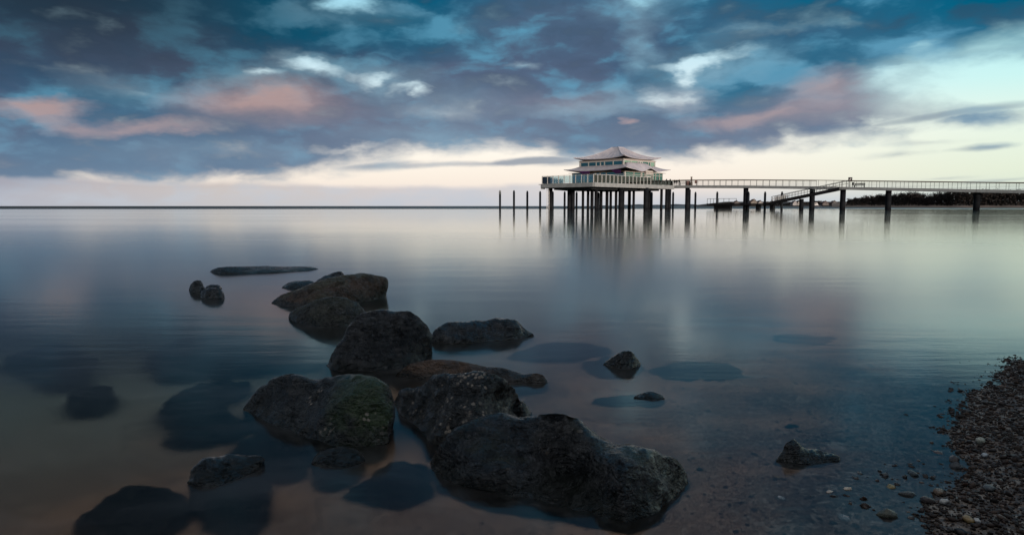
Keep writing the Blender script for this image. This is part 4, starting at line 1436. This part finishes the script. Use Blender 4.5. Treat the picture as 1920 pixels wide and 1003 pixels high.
part('deck', bar(rel(ja + WN * 1.2, JC), rel(jb + WN * 1.2, JC), 2.6, .45), M_DARK, stage)
jl = (jb - ja)
r1 = part('railing', bar(rel(ja + Vector((0, 0, 1.45)), JC), rel(ja + jl * .45 + Vector((0, 0, 1.45)), JC), .09, .09), M_STEELR, stage)
for t in (0, .05, .10, .18, .26, .34, .45):
    post(r1, JC, ja + jl * t + Vector((0, 0, .2)), 1.25, .08, M_STEELR)
for t in (.14, .22, .30, .75, .95):
    p = ja + jl * t + WN * 1.0
    part('float', box(*rel((p.x, p.y, .52), JC), 1.6 if t < .5 else .8, 1.2, 1.02, -0.75), M_DARK, stage)
p = ja + jl * .96
part('brace', join(bar(rel(p + Vector((0, 0, 1.0)), JC), rel(p + jl.normalized() * 1.4 + Vector((0, 0, -.3)), JC), .18, .18),
                   bar(rel(p + jl.normalized() * 3 + Vector((0, 0, 1.2)), JC), rel(p + jl.normalized() * 1.6 + Vector((0, 0, -.3)), JC), .18, .18)), M_DARK, stage)


def mooring(px, top, D, r, label, white=False):
    q = P(px, top, D)
    h = q.z
    o = thing('mooring_post', label, 'post', loc=(q.x, q.y, 0), group='mooring posts standing in the water')
    if white:
        part('shaft', lathe([(r, -3), (r, h - 1.35)], 16), M_MOOR, o, True)
        part('white_head', lathe([(r * 1.02, h - 1.345), (r * 1.02, h - .35), (r * .7, h - .12), (r * .15, h)], 16), M_WHITE, o, True)
    else:
        part('shaft', lathe([(r, -3), (r, h - .35)], 16), M_MOOR, o, True)
        part('cap', lathe([(r * .99, h - .345), (r * .72, h - .30), (r * .70, h - .06), (r * .5, h)], 16), M_MOOR, o, True)
    return o


mooring(937.5, 356.5, 190, .29, 'white topped mooring post, farthest out from the platform', True)
for px, tp, D, lab in ((963.7, 357, 190, 'dark mooring post next to the white topped one'),
                       (988.7, 358, 190, 'dark mooring post midway between white topped post and platform'),
                       (1012.8, 358.5, 189, 'dark mooring post just left of the platform end'),
                       (1036.5, 359, 192, 'thin mooring post beside the platform ladder'),
                       (1058.8, 359, 192, 'thin mooring post before the first pair of thick platform piles'),
                       (1081.2, 359.5, 192, 'thin mooring post right of the first pair of thick platform piles'),
                       (1122.4, 360.5, 193, 'thin mooring post seen between piles under the platform corner'),
                       (1222.3, 360, 194, 'thin mooring post under the right end of the platform'),
                       (1262.3, 360, 194, 'thin mooring post left of the first walkway pile'),
                       (1304.2, 360, 194, 'thin mooring post right of the first walkway pile')):
    mooring(px, tp, D, .29, lab)
for px, D, lab in ((1345, 172, 'dark mooring post at the outer part of the landing stage'), (1403.7, 166, 'dark mooring post right of the second walkway pile'),
                   (1434.8, 164, 'dark mooring post before the foot of the gangway'), (1466.5, 161, 'dark mooring post beside the lower gangway rails')):
    mooring(px, 359.5, D + 3, .27, lab)

# ------------------------------------------------------------------ things on the pier
def person(px, D, zfoot, face, label, coat, legs, h=1.74, arm=0.25):
    q = P(px, 345, D)
    s = h / 1.74
    V = [(0, 0, .95), (0, 0, 1.15), (0, .01, 1.40), (0, .01, 1.50), (0, .03, 1.60), (0, .04, 1.70),
         (.10, 0, .90), (.11, .03, .50), (.12, -.02, .08), (.12, .13, .04), (-.10, 0, .90), (-.11, -.02, .50), (-.12, -.08, .08), (-.12, .07, .04),
         (.19, 0, 1.38), (.25, -.02, 1.12), (.22, .12 + arm * .3, .92), (.21, .17 + arm * .3, .86), (-.19, 0, 1.38), (-.25, -.02, 1.12), (-.22, .08, .90), (-.21, .12, .83)]
    E = [(0, 1), (1, 2), (2, 3), (3, 4), (4, 5), (0, 6), (6, 7), (7, 8), (8, 9), (0, 10), (10, 11), (11, 12), (12, 13), (2, 14), (14, 15), (15, 16), (16, 17), (2, 18), (18, 19), (19, 20), (20, 21)]
    Rr = [.17, .17, .17, .065, .10, .085, .11, .075, .05, .045, .11, .075, .05, .045, .075, .055, .042, .045, .075, .055, .042, .045]
    me = bpy.data.meshes.new('person')
    me.from_pydata([(x * s, y * s, z * s) for x, y, z in V], E, [])
    o = obj('person', me, None, None, loc=(q.x, q.y, zfoot), rotz=face)
    sk = o.modifiers.new('skin', 'SKIN')
    for i, r in enumerate(Rr):
        me.skin_vertices[0].data[i].radius = (r * s, r * s * .85)
    me.skin_vertices[0].data[0].use_root = True
    sb = o.modifiers.new('sub', 'SUBSURF')
    sb.levels = sb.render_levels = 1
    m = bpy.data.materials.new('winter_clothes')
    m.use_nodes = True
    t = NT(m.node_tree)
    sp = t.n('ShaderNodeSeparateXYZ')
    t.put(sp.inputs[0], t.n('ShaderNodeTexCoord').outputs['Object'])
    c = t.mix(t.m('GREATER_THAN', sp.outputs[2], .86 * s), legs, coat)
    c = t.mix(t.m('GREATER_THAN', sp.outputs[2], 1.50 * s), c, (0.42, 0.27, 0.20))
    c = t.mix(t.m('GREATER_THAN', t.m('SUBTRACT', sp.outputs[2], t.m('MULTIPLY', sp.outputs[1], .6)), 1.60 * s), c, (0.02, 0.015, 0.012))
    b = t.n('ShaderNodeBsdfPrincipled')
    t.put(b.inputs['Base Color'], c)
    b.inputs['Roughness'].default_value = .8
    t.t.links.new(b.outputs[0], t.n('ShaderNodeOutputMaterial').inputs[0])
    me.materials.append(m)
    return tag(o, label, 'person', 'people on the pier')


person(1265, 183, Z_DECK, R(150), 'person in a dark coat standing nearest the teahouse', (.02, .03, .03), (.02, .02, .025))
person(1269, 182, Z_DECK, R(-20), 'person in black clothes in the middle of the group of three', (.015, .015, .02), (.03, .03, .04), 1.64)
person(1273.3, 182, Z_DECK, R(200), 'taller person in dark clothes at the right of the group of three', (.02, .02, .022), (.015, .015, .02), 1.84, .5)


def deck_at(px):                    # a point on the walkway deck seen at photograph x
    k = 0.0
    for _ in range(30):
        v = wk(k) + WN * 2.6
        k += (px - (960 + FPX * v.x / (v.y * 1.0))) / 150.0
    return wk(k) + WN * 2.6 + Vector((0, 0, soff(k) + .57))


q = deck_at(1288)
crate = thing('planter_box', 'red brown timber box beside the tall post on the pier', 'box', loc=tuple(q))
part('body', join(box(0, 0, .62, .95, .7, 1.16)), M_WOODB, crate)
part('lid', box(0, 0, 1.24, 1.02, .78, .07), M_WOODB, crate)
q = deck_at(1294)
tp_ = thing('tall_post', 'tall weathered timber post rising above the railing near the teahouse', 'post', loc=tuple(q))
part('shaft', box(0, 0, 1.15, .34, .34, 2.3), M_POSTW, tp_)
part('cap', box(0, 0, 2.34, .42, .42, .09), M_POSTW, tp_)
part('foot', box(0, 0, .45, .52, .52, .9), M_POSTW, tp_)
q = deck_at(1302.5)
sg = thing('hanging_board', 'small red brown board on a thin post right of the tall post', 'board', loc=tuple(q))
part('board', box(0, 0, 1.05, .62, .08, .85), M_WOODB, sg)
part('post', box(.12, .09, .75, .08, .08, 1.5), M_POSTW, sg)
part('cross_rail', box(0, .1, .95, 1.6, .07, .09), M_POSTW, sg)
q = deck_at(1279)
bn = thing('deck_seat', 'slatted grey bench between the people and the timber box', 'bench', loc=tuple(q))
for z in (.45, .78, 1.02):
    part('slat', box(0, .1 if z > .5 else 0, z, 1.7, .1 if z > .5 else .45, .09), M_STEELR, bn)
for x in (-.75, .75):
    part('leg', box(x, .05, .5, .08, .4, 1.0), M_STEELR, bn)
q = deck_at(1254)
for i, (px, colr, lab) in enumerate(((1249.5, M_DARK, 'folded dark parasol nearest the teahouse wall'), (1256.5, M_DARK, 'folded dark parasol next to the group of people'))):
    q = P(px, 345, 182)
    um = thing('folded_parasol', lab, 'parasol', loc=(q.x, q.y, Z_DECK), group='folded parasols on the platform')
    part('canvas', lathe([(.16, .35), (.34, .6), (.30, 1.3), (.12, 1.75), (.03, 1.85)], 12), colr, um, True)
    part('pole', lathe([(.03, 0), (.03, .40)], 8), M_STEELR, um)
    part('foot', lathe([(.3, 0), (.3, .08)], 14), M_CONC, um)

q = deck_at(1589.5)
sb = thing('notice_board', 'square dark sign board with white marks on a pole above the railing', 'sign', loc=tuple(q))
part('pole', box(0, .07, 1.0, .1, .1, 2.0), M_STEELR, sb)
bd = part('board', box(0, 0, 1.78, .88, .08, .95), M_DARK, sb)
part('white_mark', join(bar((-.22, -.047, 1.62), (.16, -.047, 1.86), .012, .10), bar((-.1, -.047, 1.95), (.2, -.047, 2.02), .012, .09), bar((-.28, -.047, 1.50), (.28, -.047, 1.52), .012, .05)), M_WHITE, bd)
q = deck_at(1594.8)
lb = thing('litter_bin', 'small dark litter bin between the sign board and the bench', 'bin', loc=tuple(q))
part('body', lathe([(.17, .45), (.20, .5), (.20, 1.1), (.14, 1.14)], 12), M_DARK, lb)
part('post', box(0, .12, .4, .07, .07, .8), M_DARK, lb)
q = deck_at(1607)
be = thing('bench', 'dark slatted bench on the walkway right of the sign board', 'bench', loc=tuple(q), rotz=-0.76)
for z, y in ((.62, .28), (.78, .30), (.94, .33)):
    part('backrest_slat', box(0, y, z, 2.2, .05, .12), M_DARK, be)
for y in (-.18, -.02, .14):
    part('seat_slat', box(0, y, .46, 2.2, .13, .06), M_DARK, be)
for x in (-1.0, 1.0):
    part('leg', join(box(x, .02, .215, .09, .5, .43), box(x, .36, .72, .08, .05, .56)), M_DARK, be)

# ------------------------------------------------------------------ far shore
M_SANDF = mat('far_sand', (0.24, 0.17, 0.12), (0.16, 0.115, 0.085), rough=0.9, scale=0.05)
M_BANK = mat('dark_bank', (0.035, 0.032, 0.028), (0.022, 0.020, 0.018), rough=0.95, scale=0.05)
M_TWIG = mat('bare_twigs', (0.030, 0.024, 0.020), (0.018, 0.015, 0.013), rough=0.95, scale=0.3)
M_TRUNK = mat('tree_bark', (0.035, 0.030, 0.026), rough=0.95, scale=1.0)
M_HILL = mat('far_hill', (0.075, 0.095, 0.115), (0.06, 0.08, 0.10), rough=1.0, scale=0.002)  # blue-grey of distant air haze put into the hill colour


def strip(name, rows, material, label, cat):
    nx = len(rows[0])
    V = [tuple(v) for r in rows for v in r]
    F = [(j * nx + i, j * nx + i + 1, (j + 1) * nx + i + 1, (j + 1) * nx + i) for j in range(len(rows) - 1) for i in range(nx - 1)]
    o = obj(name, mesh(name, V, F), None, material, smooth=True)
    return tag(o, label, cat, kind='structure')


near_px = np.linspace(1560, 2150, 60)
DW = lambda px: float(np.interp(px, [1560, 1650, 1800, 2150], [520, 400, 330, 270]))
rows = []
for off, z in ((-3, -0.6), (0, 0.0), (6, .30), (14, .62), (18, .9), (60, 2.0), (160, 4.0)):
    rows.append([(lambda v: (v.x, v.y, z + (0.12 * math.sin(px * .13) + .1 * math.sin(px * .31)) * (z > .2)))(P(px, 386, DW(px) + off)) for px in near_px])
strip('far_beach', rows, M_SANDF, 'narrow brown sand beach across the bay below the wood', 'beach')
vill_px = np.linspace(1300, 1620, 40)
rows = []
for off, z in ((-8, -0.8), (0, 0.2), (10, 1.2), (60, 3.0), (260, 8.0)):
    rows.append([(lambda v: (v.x, v.y, z * (0.25 + 0.75 * min(1, max(0, (px - 1300) / 60)))))(P(px, 386, 860 + off)) for px in vill_px])
strip('village_shore', rows, M_BANK, 'low dark far shore with the village beyond the pier', 'shore')
hill_px = np.linspace(1120, 1420, 60)
rows = []
for off, f in ((0, 0.0), (60, .6), (200, 1.0), (500, .2)):
    rows.append([(lambda v: (v.x, v.y, -1 + f * (6 + 8 * max(0, math.sin((px - 1120) / 300 * math.pi)) + 3 * math.sin(px * .07) + 2 * math.sin(px * .19))))(P(px, 386, 5200 + off)) for px in hill_px])
strip('distant_hills', rows, M_HILL, 'faint blue line of distant hills under the platform', 'hills')


def tree_meshes(seed, h=7.0):
    r = random.Random(seed)
    tv, tf = [], []
    segs = [lathe([(.22, 0), (.17, h * .25), (.12, h * .5), (.04, h * .8)], 7)]
    tips = []
    for k in range(9):
        a = r.uniform(0, 6.28)
        z0 = h * r.uniform(.22, .6)
        L = h * r.uniform(.22, .42)
        e = Vector((math.cos(a) * L * .75, math.sin(a) * L * .75, z0 + L * .75))
        segs.append(bar((0, 0, z0), e, .09, .09))
        tips.append(e)
        for _ in range(3):
            e2 = e + Vector((r.uniform(-1, 1), r.uniform(-1, 1), r.uniform(.1, 1))) * h * .13
            segs.append(bar(e, e2, .045, .045))
            tips.append(e2)
    V, F = [], []
    for _ in range(850):
        c = r.choice(tips) + Vector((r.gauss(0, 1), r.gauss(0, 1), r.gauss(0, .8))) * h * .075
        d = Vector((r.uniform(-1, 1), r.uniform(-1, 1), r.uniform(-.2, 1))).normalized()
        s = d.cross(Vector((r.random(), r.random(), r.random()))).normalized()
        L = r.uniform(.25, .6)
        b = len(V)
        V += [tuple(c - s * .05), tuple(c + s * .05), tuple(c + d * L + s * .05), tuple(c + d * L * 1.1 - s * .16)]
        F.append((b, b + 1, b + 2, b + 3))
    t = mesh('trunk', *join(*segs))
    t.materials.append(M_TRUNK)
    c = mesh('crown', V, F)
    c.materials.append(M_TWIG)
    return t, c


TREES = [tree_meshes(s) for s in (1, 2, 3, 4)]


def tree(px, D, s, label, zb=1.0, group='bare trees along the far shore', i=0):
    q = P(px, 386, D)
    o = thing('bare_tree', label, 'tree', loc=(q.x, q.y, zb), rotz=i * 1.7, group=group)
    o.scale = (s * random.uniform(1.0, 1.35), s * 1.1, s)
    t, c = TREES[i % 4]
    obj('trunk', t, o)
    obj('crown', c, o)
    return o


k = 0
TOPS = [(1592, 374), (1605, 372), (1620, 369.5), (1634, 368), (1650, 367), (1664, 366.5), (1680, 365.5), (1696, 363.5), (1710, 362.5), (1722, 364), (1745, 366), (1757, 364), (1770, 362), (1784, 361),
        (1800, 360), (1816, 360), (1834, 360), (1850, 359), (1868, 360), (1886, 360), (1904, 360), (1922, 360), (1945, 360), (1970, 360)]
for px, tp in TOPS:
    D = DW(px) + 24 + random.uniform(0, 12)
    ht = P(px, tp, D).z - 1.0
    tree(px, D, ht / 6.2, 'dark bare tree standing in the shore wood behind the walkway', 1.0, i=k, group='trees of the shore wood')
    k += 1
# the mass of undergrowth and trees behind reads as one dark wood
WV, WF = [], []
r = random.Random(5)
for _ in range(15000):
    px = r.uniform(1588, 2000)
    D = DW(px) + r.uniform(22, 70)
    top = P(px, float(np.interp(px, [1588, 1620, 1660, 1700, 1722, 1735, 1750, 1780, 2000], [377, 371, 368, 365, 366, 372, 368, 363, 362])), D).z
    z = .9 + (top - .9) * r.random() ** .75 * (0.85 + .2 * math.sin(px * .37) ** 2)
    c = P(px, 386, D)
    c.z = z
    d = Vector((r.uniform(-1, 1), r.uniform(-.4, .4), r.uniform(-.2, 1))).normalized()
    s = d.cross(Vector((0, 1, .2))).normalized()
    L = r.uniform(.4, 1.1)
    b = len(WV)
    WV += [tuple(c - s * .22), tuple(c + s * .22), tuple(c + d * L + s * .15), tuple(c + d * L * 1.1 - s * .2)]
    WF.append((b, b + 1, b + 2, b + 3))
wood = obj('wood', mesh('wood', WV, WF), None, M_TWIG)
tag(wood, 'dark mass of leafless wood behind the far beach', 'wood', kind='stuff')
WV, WF = [], []
for _ in range(6000):                 # hedges and gardens of the village
    px = r.uniform(1330, 1600)
    D = 880 + r.uniform(0, 120)
    c = P(px, 386, D)
    c.z = 2 + 6.0 * r.random() * (0.55 + .45 * math.sin(px * .11) * math.sin(px * .043 + 1)) * min(1, (px - 1325) / 50)
    d = Vector((r.uniform(-1, 1), r.uniform(-.4, .4), r.uniform(-.2, 1))).normalized()
    s = d.cross(Vector((0, 1, .2))).normalized()
    L = r.uniform(.8, 2.0)
    b = len(WV)
    WV += [tuple(c - s * .5), tuple(c + s * .5), tuple(c + d * L + s * .4), tuple(c + d * L * 1.1 - s * .4)]
    WF.append((b, b + 1, b + 2, b + 3))
gard = obj('garden_bushes', mesh('garden_bushes', WV, WF), None, M_TWIG)
tag(gard, 'dark bushes and bare hedges around the far village', 'bushes', kind='stuff')

HOUSES = [(1380, 377, 10, (.22, .20, .19), (.10, .045, .03), 'grey house with dark red roof at the left end of the village'),
          (1412, 374, 12, (.30, .26, .22), (.12, .05, .035), 'pale house with red roof behind the second walkway pile'),
          (1424, 376.5, 9, (.45, .42, .40), (.07, .06, .06), 'small whitish house right of the second walkway pile'),
          (1489, 377, 9, (.55, .53, .52), (.10, .08, .075), 'white gabled house seen under the gangway, left of two'),
          (1497, 376.5, 8, (.52, .50, .46), (.09, .07, .065), 'white gabled house seen under the gangway, right of two'),
          (1546, 377.5, 12, (.18, .15, .14), (.10, .05, .04), 'brown house between the third walkway pile and gangway top'),
          (1563, 377, 11, (.22, .20, .18), (.09, .05, .04), 'grey house left of the fourth walkway pile')]
for px, top, wpx, wc, rc, lab in HOUSES:
    D = 872
    q = P(px, top, D)
    W = wpx * D / FPX
    zb = 1.6
    H = q.z - zb
    ho = thing('house', lab, 'house', loc=(q.x, q.y, zb), group='houses of the far village')
    wl, he = M_CREAM, H * .5
    wm = mat('house_wall', wc, rough=.8, scale=.3)
    rm = mat('house_roof', rc, rough=.8, scale=.5)
    part('wall', ([(-W / 2, -4, 0), (W / 2, -4, 0), (W / 2, 4, 0), (-W / 2, 4, 0), (-W / 2, -4, he), (W / 2, -4, he), (W / 2, 4, he), (-W / 2, 4, he), (0, -4, H - .15), (0, 4, H - .15)],
                  [(0, 1, 5, 8, 4), (3, 7, 9, 6, 2), (1, 2, 6, 5), (0, 4, 7, 3)]), wm, ho)
    rf = part('roof', join(bar((-W / 4 - .15, -4.3, (he + H) / 2 + .05), (-W / 4 - .15, 4.3, (he + H) / 2 + .05), .01, .01),
                           ([(-W / 2 - .4, -4.3, he - .3), (0, -4.3, H), (0, 4.3, H), (-W / 2 - .4, 4.3, he - .3), (-W / 2 - .4, -4.3, he), (0, -4.3, H + .3), (0, 4.3, H + .3), (-W / 2 - .4, 4.3, he)],
                            [(0, 1, 2, 3), (7, 6, 5, 4), (0, 4, 5, 1), (1, 5, 6, 2), (2, 6, 7, 3), (3, 7, 4, 0)]),
                           ([(W / 2 + .4, -4.3, he - .3), (0, -4.3, H), (0, 4.3, H), (W / 2 + .4, 4.3, he - .3), (W / 2 + .4, -4.3, he), (0, -4.3, H + .3), (0, 4.3, H + .3), (W / 2 + .4, 4.3, he)],
                            [(3, 2, 1, 0), (4, 5, 6, 7), (1, 5, 4, 0), (2, 6, 5, 1), (3, 7, 6, 2), (0, 4, 7, 3)])), rm, ho)
    part('chimney', box(W * .2, 1, H + .1, .8, .8, 1.6), rm, rf)
    for xx in (-W * .22, W * .22):
        f = part('window', box(xx, -4.03, he * .55, W * .16, .1, he * .35), M_WHITE, ho)
        part('pane', box(xx, -4.10, he * .55, W * .12, .05, he * .28), M_DARK, f)
# white motor boat lying off the village
q = P(1530, 386, 700)
bt = thing('boat', 'small white motor boat with dark hull lying off the village', 'boat', loc=(q.x, q.y, 0))
part('hull', ([(-4.5, -1.2, -.3), (3.5, -1.2, -.3), (5.5, 0, .4), (3.5, 1.2, -.3), (-4.5, 1.2, -.3), (-4.7, -1.4, 1.5), (3.6, -1.4, 1.7), (6.2, 0, 2.1), (3.6, 1.4, 1.7), (-4.7, 1.4, 1.5)],
              [(0, 1, 6, 5), (1, 2, 7, 6), (2, 3, 8, 7), (3, 4, 9, 8), (4, 0, 5, 9), (5, 6, 7, 8, 9), (4, 3, 2, 1, 0)]), mat('dark_hull', (.03, .035, .05)), bt)
cb = part('cabin', ([(-3, -1.1, 1.55), (2.2, -1.1, 1.65), (2.2, 1.1, 1.65), (-3, 1.1, 1.55), (-2.6, -1, 4.2), (.6, -1, 4.2), (.6, 1, 4.2), (-2.6, 1, 4.2)], box(0, 0, 0, 1, 1, 1)[1]), M_WHITE, bt)
part('window', box(-1.0, -1.06, 3.3, 2.4, .08, .7), M_DARK, cb)
for px, tp, lab in ((1635.5, 361.5, 'thin pale mast above the wood, left of two'), (1642.5, 361.5, 'thin pale mast above the wood, right of two')):
    D = 520
    q = P(px, tp, D)
    ms = thing('radio_mast', lab, 'mast', loc=(q.x, q.y, 1.5), group='masts above the wood')
    part('shaft', lathe([(.16, 0), (.12, q.z * .6), (.05, q.z - 1.5)], 8), M_FRAME, ms)
    for z in (.72, .84):
        part('cross_arm', box(0, 0, (q.z - 1.5) * z, 1.2, .1, .1), M_FRAME, ms)
